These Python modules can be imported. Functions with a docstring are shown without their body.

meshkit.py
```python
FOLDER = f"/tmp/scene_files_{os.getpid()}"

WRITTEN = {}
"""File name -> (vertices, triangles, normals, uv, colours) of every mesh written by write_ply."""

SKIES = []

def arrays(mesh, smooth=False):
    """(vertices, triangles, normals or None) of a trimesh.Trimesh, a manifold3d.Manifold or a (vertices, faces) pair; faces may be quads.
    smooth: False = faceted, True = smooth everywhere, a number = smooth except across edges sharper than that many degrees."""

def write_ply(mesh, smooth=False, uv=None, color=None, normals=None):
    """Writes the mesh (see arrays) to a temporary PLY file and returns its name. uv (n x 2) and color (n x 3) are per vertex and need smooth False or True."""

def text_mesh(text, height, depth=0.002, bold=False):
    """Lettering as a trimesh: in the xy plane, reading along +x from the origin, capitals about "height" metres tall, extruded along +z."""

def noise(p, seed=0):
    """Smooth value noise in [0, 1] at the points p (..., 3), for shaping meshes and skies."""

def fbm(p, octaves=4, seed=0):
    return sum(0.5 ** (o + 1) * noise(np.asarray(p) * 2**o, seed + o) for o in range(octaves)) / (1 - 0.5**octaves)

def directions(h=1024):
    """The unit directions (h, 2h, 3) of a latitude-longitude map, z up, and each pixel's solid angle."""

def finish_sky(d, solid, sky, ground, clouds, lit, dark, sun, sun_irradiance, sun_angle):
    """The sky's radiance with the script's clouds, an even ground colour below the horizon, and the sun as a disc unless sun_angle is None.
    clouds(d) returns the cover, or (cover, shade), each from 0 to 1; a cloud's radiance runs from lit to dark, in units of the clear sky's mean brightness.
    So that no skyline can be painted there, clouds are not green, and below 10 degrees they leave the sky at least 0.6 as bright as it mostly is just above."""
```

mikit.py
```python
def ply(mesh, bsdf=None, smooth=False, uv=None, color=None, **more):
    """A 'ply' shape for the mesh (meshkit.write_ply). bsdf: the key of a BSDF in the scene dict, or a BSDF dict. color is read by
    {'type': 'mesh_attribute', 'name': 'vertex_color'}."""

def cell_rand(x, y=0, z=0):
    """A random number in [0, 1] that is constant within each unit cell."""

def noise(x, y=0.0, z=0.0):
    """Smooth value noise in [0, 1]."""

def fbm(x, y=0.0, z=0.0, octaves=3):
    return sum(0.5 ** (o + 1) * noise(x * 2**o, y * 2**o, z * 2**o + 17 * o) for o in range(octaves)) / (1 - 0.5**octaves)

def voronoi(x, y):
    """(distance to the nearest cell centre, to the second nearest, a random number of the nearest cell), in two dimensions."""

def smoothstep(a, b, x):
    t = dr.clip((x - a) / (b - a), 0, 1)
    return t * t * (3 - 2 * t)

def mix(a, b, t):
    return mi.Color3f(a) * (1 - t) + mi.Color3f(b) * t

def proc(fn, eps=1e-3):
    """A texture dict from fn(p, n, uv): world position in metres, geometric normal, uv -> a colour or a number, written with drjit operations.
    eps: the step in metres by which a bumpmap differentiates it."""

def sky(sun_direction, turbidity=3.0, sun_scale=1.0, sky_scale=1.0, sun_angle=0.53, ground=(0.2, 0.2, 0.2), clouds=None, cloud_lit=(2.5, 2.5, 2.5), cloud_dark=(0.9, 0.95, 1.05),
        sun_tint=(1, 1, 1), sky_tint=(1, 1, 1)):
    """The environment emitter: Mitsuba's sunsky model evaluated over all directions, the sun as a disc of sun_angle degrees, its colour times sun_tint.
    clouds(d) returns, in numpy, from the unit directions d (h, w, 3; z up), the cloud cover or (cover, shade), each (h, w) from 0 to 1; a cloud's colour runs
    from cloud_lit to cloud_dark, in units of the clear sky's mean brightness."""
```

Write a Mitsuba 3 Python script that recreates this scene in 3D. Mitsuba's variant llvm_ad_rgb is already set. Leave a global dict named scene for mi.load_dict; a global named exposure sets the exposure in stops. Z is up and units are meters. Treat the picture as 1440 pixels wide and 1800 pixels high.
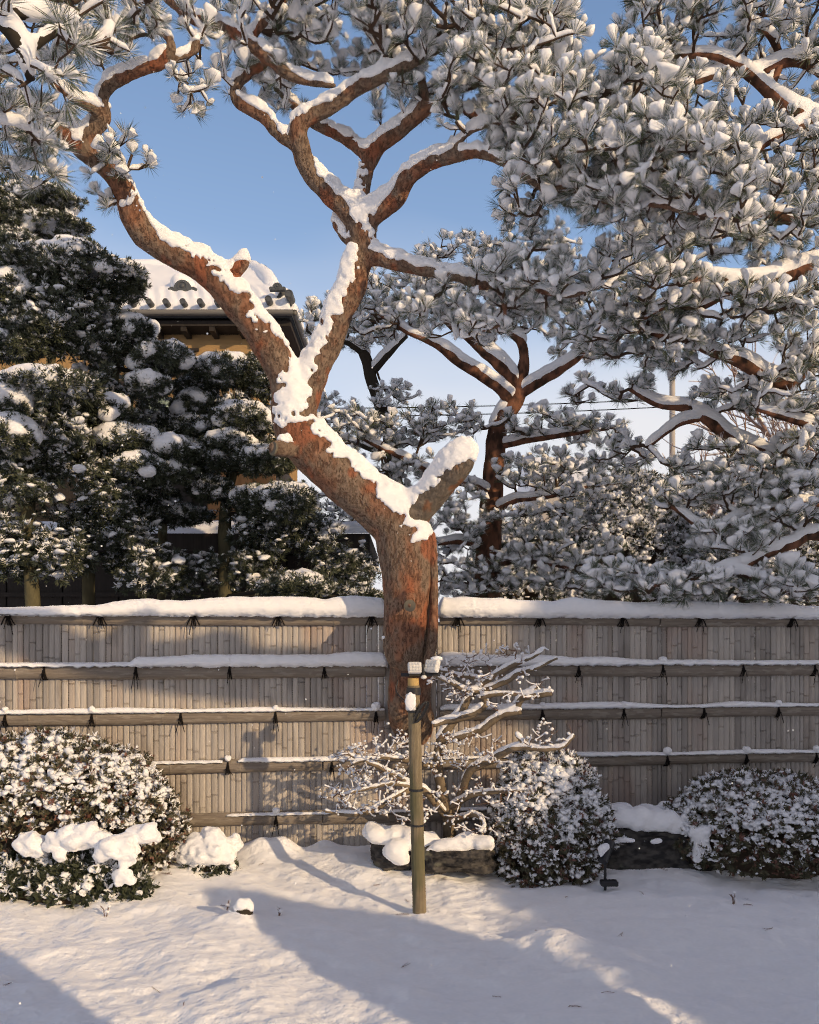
import math, random
import numpy as np, trimesh, mitsuba as mi, drjit as dr, mikit
import meshkit
from meshkit import fbm as nfbm, noise as nnoise

# ------------------------------------------------------------------ camera, sky, exposure
EYE, F, HY, CX = 1.6, 1444.0, 1130.0, 720.0            # eye height (m), focal length, horizon row and centre column of a 1440 x 1800 picture
SUN = (1.34, -1.29, 0.60)
exposure = 1.47
scene, labels = {}, {}


def low_clouds(d):
    """a pale bank along the horizon, and the broken snow cloud that the flurries fall from, overhead and behind"""
    e = np.degrees(np.arcsin(np.clip(d[..., 2], -1, 1)))
    n = nfbm(d * np.array([3.0, 3.0, 7.0]) + 4.0, 4, 11)
    bank = np.clip((25.0 + 12 * (n - 0.5) - e) / 13.0, 0, 1) ** 1.2
    broken = np.clip((nfbm(d * 2.2 + 9.0, 4, 5) - 0.36) / 0.16, 0, 1) * np.clip((0.62 - d[..., 1]) / 0.35, 0, 1)
    return np.maximum(bank, 0.95 * broken), np.clip(0.55 + nfbm(d * 5 + 2, 3, 8), 0, 1) * (broken > bank)


scene['camera'] = {'type': 'perspective', 'fov': math.degrees(2 * math.atan(720 / F)), 'fov_axis': 'x', 'near_clip': 0.05, 'far_clip': 3000.0,
                   'principal_point_offset_x': 0.0, 'principal_point_offset_y': -(HY - 900) / 1800.0,
                   'to_world': mi.ScalarTransform4f().look_at(origin=[0, 0, EYE], target=[0, 10, EYE], up=[0, 0, 1])}
scene['sky'] = mikit.sky(SUN, turbidity=3.0, sun_scale=1.0, sky_scale=2.3, sky_tint=(1.08, 0.985, 1.06), sun_tint=(0.95, 0.97, 1.08), ground=(0.6, 0.6, 0.6),
                         clouds=low_clouds, cloud_lit=(1.74, 1.73, 1.78), cloud_dark=(0.80, 0.62, 0.55))


# ------------------------------------------------------------------ helpers
def P(px, py, D):
    """the point at depth D that stands at this place of the picture: only used to measure the photograph"""
    return np.array([(px - CX) / F * D, D, EYE - (py - HY) / F * D])


def add(key, mesh, bsdf, label=None, category=None, group=None, kind=None, smooth=False, to_world=None):
    more = {} if to_world is None else {'to_world': to_world}
    scene[key] = mikit.ply(mesh, bsdf, smooth=smooth, **more)
    tag(key, label, category, group, kind)
    return key


def tag(key, label=None, category=None, group=None, kind=None):
    d = {k: v for k, v in dict(label=label, category=category, group=group, kind=kind).items() if v}
    if d:
        labels[key] = d


def numbered(key, table=scene):
    if key not in table and not any(k.startswith(key + '__') for k in table):
        return key
    i = 1
    while f'{key}_{i:03d}' in table or any(k.startswith(f'{key}_{i:03d}__') for k in table):
        i += 1
    return f'{key}_{i:03d}'


def join(parts):
    vs, fs, at = [], [], 0
    for v, f in parts:
        v, f = np.asarray(v, float), np.asarray(f, int)
        if f.shape[1] == 4:
            f = np.vstack([f[:, [0, 1, 2]], f[:, [0, 2, 3]]])
        vs.append(v); fs.append(f + at); at += len(v)
    return np.vstack(vs), np.vstack(fs)


def spline(p, n=6):
    """Catmull-Rom through the rows of p, n points per span"""
    p = np.asarray(p, float)
    if len(p) == 2:
        return p[0] + np.linspace(0, 1, n + 1)[:, None] * (p[1] - p[0])
    q = np.vstack([2 * p[0] - p[1], p, 2 * p[-1] - p[-2]])
    out = []
    for i in range(1, len(q) - 2):
        a, b, c, d = q[i - 1], q[i], q[i + 1], q[i + 2]
        t = np.linspace(0, 1, n, endpoint=False)[:, None]
        out.append(0.5 * (2 * b + (c - a) * t + (2 * a - 5 * b + 4 * c - d) * t ** 2 + (3 * b - a - 3 * c + d) * t ** 3))
    return np.vstack(out + [p[-1:]])


def tube(pts, rad, sides=6, cap=True, rough=0.0, seed=0):
    p = np.asarray(pts, float)
    r = np.broadcast_to(np.asarray(rad, float), (len(p),))
    t = np.gradient(p, axis=0)
    t /= np.linalg.norm(t, axis=1, keepdims=True) + 1e-12
    m = t.mean(0)
    ref = np.array([0, 0, 1.0]) if abs(m[2]) < 0.8 * np.linalg.norm(m) + 1e-9 else np.array([0.9, -0.4, 0.0])
    a = np.cross(t, ref); a /= np.linalg.norm(a, axis=1, keepdims=True) + 1e-12
    b = np.cross(a, t)
    an = np.arange(sides) * 2 * np.pi / sides
    v = p[:, None] + r[:, None, None] * (np.cos(an)[None, :, None] * a[:, None] + np.sin(an)[None, :, None] * b[:, None])
    if rough:
        k = nfbm(v * (0.5 / max(r.mean(), 1e-4)), 2, seed)[..., None] - 0.5
        v = p[:, None] + (v - p[:, None]) * (1 + 2 * rough * k)
    i, j = np.meshgrid(np.arange(len(p) - 1), np.arange(sides), indexing='ij')
    q = np.stack([i * sides + j, i * sides + (j + 1) % sides, (i + 1) * sides + (j + 1) % sides, (i + 1) * sides + j], -1).reshape(-1, 4)
    f = np.vstack([q[:, [0, 2, 1]], q[:, [0, 3, 2]]])
    v = v.reshape(-1, 3)
    if cap:
        n = len(v)
        v = np.vstack([v, p[:1], p[-1:]])
        j = np.arange(sides)
        f = np.vstack([f, np.stack([np.full(sides, n), j, (j + 1) % sides], 1), np.stack([np.full(sides, n + 1), n - sides + (j + 1) % sides, n - sides + j], 1)])
    return v, f


def box(x0, x1, y0, y1, z0, z1):
    m = trimesh.creation.box(bounds=[[x0, y0, z0], [x1, y1, z1]])
    return np.array(m.vertices), np.array(m.faces)


def bevel_box(cx, cy, cz, sx, sy, sz, b=0.004):
    import manifold3d as m3
    pts = [[cx + i * (sx / 2 - (b if k != 0 else 0)), cy + j * (sy / 2 - (b if k != 1 else 0)), cz + l * (sz / 2 - (b if k != 2 else 0))]
           for i in (-1, 1) for j in (-1, 1) for l in (-1, 1) for k in (0, 1, 2)]
    m = m3.Manifold.hull_points(np.array(pts)).to_mesh()
    return np.array(m.vert_properties[:, :3], float), np.array(m.tri_verts)


def rot_to(ax, roll):
    """rotation matrices (n,3,3) whose third column is ax, turned by roll about it"""
    ax = ax / np.linalg.norm(ax, axis=1, keepdims=True)
    ref = np.where(np.abs(ax[:, 2:3]) < 0.9, [[0, 0, 1.0]], [[1.0, 0, 0]])
    a = np.cross(ref, ax); a /= np.linalg.norm(a, axis=1, keepdims=True)
    b = np.cross(ax, a)
    c, s = np.cos(roll)[:, None], np.sin(roll)[:, None]
    return np.stack([a * c + b * s, b * c - a * s, ax], 2)


def scatter(templates, pos, ax, scale, rng, roll=None):
    """copies of the template meshes as one mesh; scale (n,) or (n,3)"""
    n = len(pos)
    R = rot_to(np.asarray(ax, float), rng.uniform(0, 6.283, n) if roll is None else roll)
    sc = np.asarray(scale, float)
    sc = sc[:, None] if sc.ndim == 1 else sc
    which = rng.integers(0, len(templates), n)
    out = []
    for k, (v, f) in enumerate(templates):
        ix = np.nonzero(which == k)[0]
        if not len(ix):
            continue
        vv = np.einsum('nij,nkj->nki', R[ix], v[None] * sc[ix][:, None, :]) + np.asarray(pos)[ix][:, None]
        out.append((vv.reshape(-1, 3), (f[None] + (np.arange(len(ix)) * len(v))[:, None, None]).reshape(-1, 3)))
    return join(out)


def surface_nets(S, origin, h):
    """smooth mesh of the zero level of the grid S (negative inside)"""
    ins = S < 0
    c = [ins[i:ins.shape[0] - 1 + i, j:ins.shape[1] - 1 + j, k:ins.shape[2] - 1 + k] for i in (0, 1) for j in (0, 1) for k in (0, 1)]
    cnt = sum(x.astype(np.int8) for x in c)
    act = (cnt > 0) & (cnt < 8)
    ijk = np.argwhere(act)
    idx = np.full(act.shape, -1, np.int32)
    idx[act] = np.arange(len(ijk), dtype=np.int32)
    acc, num = np.zeros((len(ijk), 3)), np.zeros(len(ijk))
    offs = [(i, j, k) for i in (0, 1) for j in (0, 1) for k in (0, 1)]
    vals = {o: S[ijk[:, 0] + o[0], ijk[:, 1] + o[1], ijk[:, 2] + o[2]].astype(float) for o in offs}
    for o in offs:
        for ax in range(3):
            if o[ax]:
                continue
            q = list(o); q[ax] = 1; q = tuple(q)
            a, b = vals[o], vals[q]
            m = (a < 0) != (b < 0)
            t = np.where(m, a / np.where(m, a - b, 1), 0)
            pt = np.broadcast_to(np.array(o, float), (len(ijk), 3)).copy()
            pt[:, ax] = t
            acc[m] += pt[m]; num[m] += 1
    V = (ijk + acc / np.maximum(num, 1)[:, None]) * h + origin
    faces = []
    for ax in range(3):
        u, w = (ax + 1) % 3, (ax + 2) % 3
        sl0 = [slice(None)] * 3; sl1 = [slice(None)] * 3
        sl0[ax] = slice(0, -1); sl1[ax] = slice(1, None)
        a, b = ins[tuple(sl0)], ins[tuple(sl1)]
        e = np.argwhere(a != b)
        ok = (e[:, u] > 0) & (e[:, w] > 0) & (e[:, u] < S.shape[u] - 1) & (e[:, w] < S.shape[w] - 1)
        e = e[ok]
        if not len(e):
            continue
        inside = a[e[:, 0], e[:, 1], e[:, 2]]
        d = np.zeros((4, 3), int); d[0, [u, w]] = -1, -1; d[1, w] = -1; d[3, u] = -1
        q = np.stack([idx[tuple((e + x).T)] for x in d], 1)
        q = np.where(inside[:, None], q, q[:, ::-1])
        faces.append(q[(q >= 0).all(1)])
    q = np.vstack(faces)
    return V, np.vstack([q[:, [0, 1, 2]], q[:, [0, 2, 3]]])


def sdf_mesh(A, B, ra, rb, h, k=40.0, wobble=0.0, freq=8.0, seed=0, squash=None):
    """smooth union of tapered capsules A-B, meshed at spacing h; wobble (m) roughens it"""
    A, B, ra, rb = (np.asarray(x, float) for x in (A, B, ra, rb))
    m = 6.0 / k + wobble + 2 * h
    lo = np.minimum(A - ra[:, None], B - rb[:, None]).min(0) - m - 2 * h
    hi = np.maximum(A + ra[:, None], B + rb[:, None]).max(0) + m + 2 * h
    n = np.ceil((hi - lo) / h).astype(int) + 1
    S = np.zeros(n, np.float32)
    for a, b, r0, r1 in zip(A, B, ra, rb):
        l = np.floor((np.minimum(a - r0, b - r1) - m - lo) / h).astype(int)
        u = np.ceil((np.maximum(a + r0, b + r1) + m - lo) / h).astype(int) + 1
        l = np.maximum(l, 0); u = np.minimum(u, n)
        g = [((np.arange(l[i], u[i]) * h + lo[i]) - a[i]).astype(np.float32) for i in range(3)]
        ab = (b - a); L2 = max(ab @ ab, 1e-9)
        t = np.clip((g[0][:, None, None] * ab[0] + g[1][None, :, None] * ab[1] + g[2][None, None, :] * ab[2]) / L2, 0, 1).astype(np.float32)
        d = np.sqrt((g[0][:, None, None] - t * ab[0]) ** 2 + (g[1][None, :, None] - t * ab[1]) ** 2 + (g[2][None, None, :] - t * ab[2]) ** 2) - (r0 + t * (r1 - r0))
        S[l[0]:u[0], l[1]:u[1], l[2]:u[2]] += np.exp(-k * np.maximum(d, -20 / k))
    # the overlap of a chain's own neighbours swells it a little: taken off again
    D = -np.log(np.maximum(S, 1e-9)) / k + 0.7 / k
    if wobble:
        near = np.abs(D) < wobble * 2 + 2 * h
        ix = np.argwhere(near)
        D[near] += (2 * wobble * (nfbm((ix * h + lo) * freq, 3, seed) - 0.5)).astype(np.float32)
    return surface_nets(D, lo, h)


def drop_inner(v, f):
    return v, f


def displaced(v, f, amp, freq, seed=0, octaves=3):
    m = trimesh.Trimesh(v, f, process=False)
    n = m.vertex_normals
    return v + n * (2 * amp * (nfbm(v * freq, octaves, seed) - 0.5))[:, None], f


def rgb(*c):
    return {'type': 'rgb', 'value': list(c)}


def two(b):
    return {'type': 'twosided', 'bsdf': b}


# ------------------------------------------------------------------ materials
def c_snow(p, n, uv):
    g = mikit.noise(p.x * 90, p.y * 90, p.z * 90)
    return mikit.mix((0.84, 0.845, 0.86), (0.90, 0.90, 0.91), g)


def b_snow(p, n, uv):
    return mikit.fbm(p.x * 38, p.y * 38, p.z * 38, 2) + 0.14 * mikit.noise(p.x * 150, p.y * 150, p.z * 150)


scene['m_snow'] = {'type': 'bumpmap', 'arbitrary': mikit.proc(b_snow, 1.5e-3), 'scale': 0.0045,
                   'bsdf': two({'type': 'principled', 'base_color': mikit.proc(c_snow), 'roughness': 0.75, 'specular': 0.25})}
def b_ground(p, n, uv):
    return mikit.fbm(p.x * 16, p.y * 24, 1.0, 4) + 0.10 * mikit.noise(p.x * 130, p.y * 130, 2.0)


scene['m_ground'] = {'type': 'bumpmap', 'arbitrary': mikit.proc(b_ground, 2e-3), 'scale': 0.023,
                     'bsdf': two({'type': 'principled', 'base_color': mikit.proc(c_snow), 'roughness': 0.75, 'specular': 0.25})}
scene['m_snow_far'] = two({'type': 'diffuse', 'reflectance': rgb(0.86, 0.865, 0.88)})


def bark_v(p):
    a = mikit.fbm(p.x * 16, p.y * 16, p.z * 8, 3)
    return a, mikit.noise(p.x * 75 + 2 * a, p.y * 75, p.z * 26), mikit.noise(p.x * 170, p.y * 170, p.z * 60)


def bark_flake(p):
    """0 in the cracks between the flakes, 1 on them"""
    a, b, c = bark_v(p)
    d = mikit.noise(p.x * 48 + 1.5 * a, p.y * 48, p.z * 15 + 3 * c)
    return mikit.smoothstep(0.0, 0.22, dr.abs(d - 0.5) + (b - 0.5) * 0.25 + c * 0.12)


def c_bark(p, n, uv):
    a, b, c = bark_v(p)
    base = mikit.mix((0.185, 0.082, 0.047), (0.32, 0.162, 0.098), b * 0.6 + c * 0.4)
    grey = mikit.mix((0.145, 0.105, 0.075), (0.28, 0.20, 0.145), c)
    col = mikit.mix(base, grey, mikit.smoothstep(0.36, 0.58, mikit.fbm(p.x * 5 + 3, p.y * 5, p.z * 3, 3) * 0.55 + a * 0.45))
    col = mikit.mix(col, (0.33, 0.105, 0.05), mikit.smoothstep(0.60, 0.72, mikit.fbm(p.x * 9 + 8, p.y * 9, p.z * 4, 3)) * 0.7)
    return mikit.mix((0.085, 0.045, 0.030), col, 0.25 + 0.75 * bark_flake(p))


def b_bark(p, n, uv):
    return bark_flake(p) + 0.5 * bark_v(p)[1]


scene['m_bark'] = {'type': 'bumpmap', 'arbitrary': mikit.proc(b_bark, 2e-3), 'scale': 0.009, 'bsdf': two({'type': 'principled', 'base_color': mikit.proc(c_bark), 'roughness': 0.85, 'specular': 0.2})}


def c_bark_grey(p, n, uv):
    a, b, c = bark_v(p)
    col = mikit.mix((0.10, 0.085, 0.07), (0.27, 0.22, 0.175), b * 0.5 + c * 0.5)
    return mikit.mix(col, (0.25, 0.13, 0.075), mikit.smoothstep(0.55, 0.7, a))


scene['m_bark_grey'] = {'type': 'bumpmap', 'arbitrary': mikit.proc(b_bark, 2e-3), 'scale': 0.018, 'bsdf': two({'type': 'principled', 'base_color': mikit.proc(c_bark_grey), 'roughness': 0.9, 'specular': 0.15})}


def c_bark_far(p, n, uv):
    return mikit.mix((0.055, 0.034, 0.025), (0.22, 0.105, 0.065), mikit.smoothstep(0.25, 0.75, mikit.fbm(p.x * 20, p.y * 20, p.z * 9, 4)))


scene['m_cut'] = two({'type': 'diffuse', 'reflectance': rgb(0.17, 0.15, 0.115)})
scene['m_bark_far'] = two({'type': 'diffuse', 'reflectance': mikit.proc(c_bark_far)})
scene['m_twig'] = two({'type': 'diffuse', 'reflectance': rgb(0.085, 0.058, 0.042)})
scene['m_bark_dark'] = two({'type': 'diffuse', 'reflectance': rgb(0.045, 0.038, 0.03)})


def c_needle(p, n, uv):
    return mikit.mix((0.040, 0.062, 0.036), (0.115, 0.135, 0.075), mikit.noise(p.x * 7, p.y * 7, p.z * 7) * 0.6 + 0.4 * mikit.cell_rand(p.x * 140, p.y * 140, p.z * 140))


scene['m_needle'] = two({'type': 'principled', 'base_color': mikit.proc(c_needle), 'roughness': 0.5, 'specular': 0.4})


def c_leaf_dark(p, n, uv):
    return mikit.mix((0.018, 0.025, 0.015), (0.075, 0.085, 0.048), mikit.noise(p.x * 6, p.y * 6, p.z * 6) * 0.6 + 0.4 * mikit.cell_rand(p.x * 60, p.y * 60, p.z * 60))


scene['m_leaf_dark'] = two({'type': 'principled', 'base_color': mikit.proc(c_leaf_dark), 'roughness': 0.45, 'specular': 0.4})


def c_leaf_azalea(p, n, uv):
    k = mikit.cell_rand(p.x * 45, p.y * 45, p.z * 45)
    return mikit.mix(mikit.mix((0.045, 0.048, 0.026), (0.11, 0.095, 0.055), k), (0.17, 0.08, 0.06), mikit.smoothstep(0.78, 0.92, mikit.cell_rand(p.x * 30 + 5, p.y * 30, p.z * 30)))


scene['m_leaf_azalea'] = two({'type': 'principled', 'base_color': mikit.proc(c_leaf_azalea), 'roughness': 0.5, 'specular': 0.35})
# ------------------------------------------------------------------ ground
def ground_z(x, y):
    x, y = np.asarray(x, float), np.asarray(y, float)
    q = np.stack([x, y, 0 * x], -1)
    z = 0.10 * (nfbm(q * 1.1 + 7, 3, 3) - 0.5) + 0.060 * (nfbm(q * [3.8, 5.5, 1] + 3, 3, 4) - 0.5) + 0.030 * (nfbm(q * [8, 12, 1], 4, 5) - 0.5) - 0.035 * np.maximum(0, nfbm(q * [2.2, 3.2, 1] + 31, 3, 6) - 0.60) * 3
    fy = 6.1 + 0.1212 * x                                     # the fence line
    bank = np.clip((y - (fy - 1.15)) / 1.15, 0, 1) ** 1.5
    right = 1 / (1 + np.exp(-(x - 1.35) * 5))
    z = z * (1 - 0.4 * bank) + (0.10 * (1 - right) + 0.30 * right) * bank * (y < fy + 0.4) + 0.0
    for bx, by, br, bh in BUMPS:
        z = z + bh * np.exp(-((x - bx) ** 2 + ((y - by) * 1.15) ** 2) / (2 * br * br))
    near = np.exp(-np.maximum(0, np.hypot(x, y - 4.5) - 6) / 3)
    return z * (0.3 + 0.7 * near)


BUMPS = [(0.06, 4.86, 0.10, 0.02), (-1.05, 5.86, 0.11, 0.10), (-0.88, 5.9, 0.07, 0.09), (-0.62, 5.95, 0.07, 0.06), (-0.52, 5.75, 0.16, 0.05),
         (-1.55, 5.45, 0.2, 0.05), (-1.75, 5.15, 0.25, 0.05), (-1.45, 5.95, 0.2, 0.05), (-0.25, 5.6, 0.2, 0.06), (0.2, 5.45, 0.3, 0.05), (-1.0, 5.2, 0.22, 0.045),
         (-0.93, 4.6, 0.09, 0.05), (-1.1, 4.7, 0.12, 0.03), (0.78, 4.35, 0.13, 0.09), (0.95, 4.05, 0.2, 0.05), (1.7, 4.9, 0.4, 0.05), (-0.82, 3.95, 0.14, -0.04), (-0.72, 3.8, 0.16, 0.05),
         (-1.45, 4.0, 0.12, -0.03), (-1.2, 4.25, 0.16, 0.035), (-1.7, 4.45, 0.2, 0.04)]


def axis(a, b, fine, lo, hi, n=26):
    mid = np.arange(a, b, fine)
    g = lambda d: np.cumsum(np.geomspace(fine * 1.2, 1, n) * d / np.geomspace(fine * 1.2, 1, n).sum())
    return np.concatenate([(a - g(a - lo))[::-1], mid, mid[-1] + g(hi - mid[-1])])


gx, gy = axis(-2.7, 3.4, 0.014, -900, 900), axis(2.9, 6.6, 0.014, -700, 1200)
GX, GY = np.meshgrid(gx, gy, indexing='ij')
gv = np.stack([GX, GY, ground_z(GX, GY)], -1).reshape(-1, 3)
gi = np.arange(len(gx) * len(gy)).reshape(len(gx), len(gy))
gf = np.stack([gi[:-1, :-1], gi[1:, :-1], gi[1:, 1:], gi[:-1, 1:]], -1).reshape(-1, 4)
add('ground', (gv, gf), 'm_ground', 'garden ground under fresh snow', kind='structure', smooth=True)

# ------------------------------------------------------------------ bamboo fence
FE, FN, FO = np.array([0.9927, 0.1203, 0]), np.array([0.1203, -0.9927, 0]), np.array([0, 6.1, 0])


def FP(s, out, z):
    """point of the fence: s along it, out towards the garden, z up"""
    s, out, z = np.broadcast_arrays(np.asarray(s, float), np.asarray(out, float), np.asarray(z, float))
    return FO + s[..., None] * FE + out[..., None] * FN + z[..., None] * np.array([0, 0, 1.0])


def s_of(px):
    D = 6.1 / (1 - 8.4e-5 * (px - CX))
    return (px - CX) / F * D / FE[0]


S0, S1 = s_of(-60), s_of(1500)
HOLE = (s_of(692), s_of(756))


def bamboo_tone(pale, dark, seed):
    def c_bamboo(p, n, uv):
        s = p.x * 0.9927 + p.y * 0.1203
        g = mikit.noise(s * 400, p.z * 9, 2.0 + seed) * 0.6 + mikit.noise(s * 900, p.z * 22, 5.0) * 0.4
        col = mikit.mix(pale, dark, g * 0.8)
        stain = mikit.smoothstep(0.54, 0.70, mikit.fbm(s * 7, p.z * 2.2, 9.0 + seed, 3))
        col = mikit.mix(col, (0.20, 0.175, 0.155), stain * 0.55)
        return mikit.mix(col, (0.38, 0.265, 0.21), mikit.smoothstep(0.62, 0.8, mikit.fbm(s * 3 + 20, p.z * 1.1, 4.0, 3)) * 0.5)
    return c_bamboo


def b_bamboo(p, n, uv):
    s = p.x * 0.9927 + p.y * 0.1203
    return mikit.noise(s * 500, p.z * 7, 2.0)


for _k, (_p, _d) in enumerate((((0.50, 0.455, 0.405), (0.36, 0.32, 0.28)), ((0.42, 0.385, 0.35), (0.29, 0.26, 0.23)), ((0.34, 0.31, 0.28), (0.23, 0.205, 0.185)), ((0.46, 0.40, 0.345), (0.31, 0.265, 0.225)))):
    scene[f'm_bamboo_{_k}'] = {'type': 'bumpmap', 'arbitrary': mikit.proc(b_bamboo, 1e-3), 'scale': 0.0012, 'bsdf': two({'type': 'principled', 'base_color': mikit.proc(bamboo_tone(_p, _d, 3.0 * _k)), 'roughness': 0.6, 'specular': 0.3})}


def c_rail(p, n, uv):
    s = p.x * 0.9927 + p.y * 0.1203
    g = mikit.noise(s * 8, p.z * 330, 2.0)
    col = mikit.mix((0.135, 0.110, 0.088), (0.27, 0.228, 0.185), g * 0.6 + 0.4 * mikit.fbm(s * 5, p.z * 30, 1.0, 3))
    return mikit.mix(col, (0.30, 0.265, 0.22), mikit.smoothstep(0.58, 0.70, mikit.fbm(s * 14, p.z * 70, 8.0, 3)) * 0.6)


def b_rail(p, n, uv):
    s = p.x * 0.9927 + p.y * 0.1203
    return mikit.noise(s * 10, p.z * 400, 2.0)


scene['m_rail'] = {'type': 'bumpmap', 'arbitrary': mikit.proc(b_rail, 1e-3), 'scale': 0.0015, 'bsdf': two({'type': 'principled', 'base_color': mikit.proc(c_rail), 'roughness': 0.65, 'specular': 0.3})}
scene['m_rope'] = two({'type': 'diffuse', 'reflectance': rgb(0.016, 0.014, 0.013)})
tag('bamboo_fence', 'weathered split-bamboo garden fence with snow along its five rails', 'fence')
rng = np.random.default_rng(5)
s, a5 = S0, np.linspace(-1, 1, 6)
while s < S1:
    w = rng.uniform(0.036, 0.048)
    top, out = 1.755, rng.uniform(-0.003, 0.004)
    mid = s + w / 2
    if HOLE[0] < mid < HOLE[1]:
        u = (mid - (HOLE[0] + HOLE[1]) / 2) / ((HOLE[1] - HOLE[0]) / 2)
        top = 0.905 + 0.22 * (1 - math.sqrt(max(0, 1 - u * u)))
    zs = [-0.15, top]
    nodes = np.arange(rng.uniform(-0.1, 0.3), top - 0.02, rng.uniform(0.30, 0.46))
    prof = [(-0.15, 0, 0)] + [q for z in nodes for q in ((z - 0.007, 0, 0), (z - 0.002, 0.0050, 0.0008), (z + 0.0025, -0.0045, -0.0012), (z + 0.007, 0.001, 0))] + [(top, 0, 0)]
    prof = [q for q in prof if -0.15 <= q[0] <= top]
    lean = rng.uniform(-0.0025, 0.0025)
    rows = []
    for z, o, e in prof:
        xs = mid + lean * z + a5 * (w / 2 - 0.0012 + e)
        rows.append(FP(xs, out + o + 0.004 * np.sqrt(np.maximum(0, 1 - 0.8 * a5 ** 2)) - 0.005 * (np.abs(a5) == 1), z))
    v = np.concatenate(rows)
    back = np.concatenate([FP(mid + a5[[0, -1]] * (w / 2 - 0.001), out - 0.012, z) for z in (-0.15, top)])
    i, j = np.meshgrid(np.arange(len(prof) - 1), np.arange(5), indexing='ij')
    q = np.stack([i * 6 + j, i * 6 + j + 1, (i + 1) * 6 + j + 1, (i + 1) * 6 + j], -1).reshape(-1, 4)
    n, L = len(v), (len(prof) - 1) * 6
    ex = [[L, L + 5, n + 3, n + 2], [0, L, n + 2, n], [5, n + 1, n + 3, L + 5], [n, n + 2, n + 3, n + 1]] + [[L + m, L + m + 1, L + 5, L + 5] for m in range(0, 4)]
    add(numbered('bamboo_fence__slat'), (np.vstack([v, back]), np.vstack([q, ex])), f'm_bamboo_{int(rng.choice(4, p=[.3, .35, .15, .2]))}', smooth=35)
    s += w

RAILS = [(1.775, 0.046, 0.0), (1.400, 0.054, 0.0), (1.072, 0.050, 0.0), (0.709, 0.050, 0.0), (0.324, 0.050, 0.0)]


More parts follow.
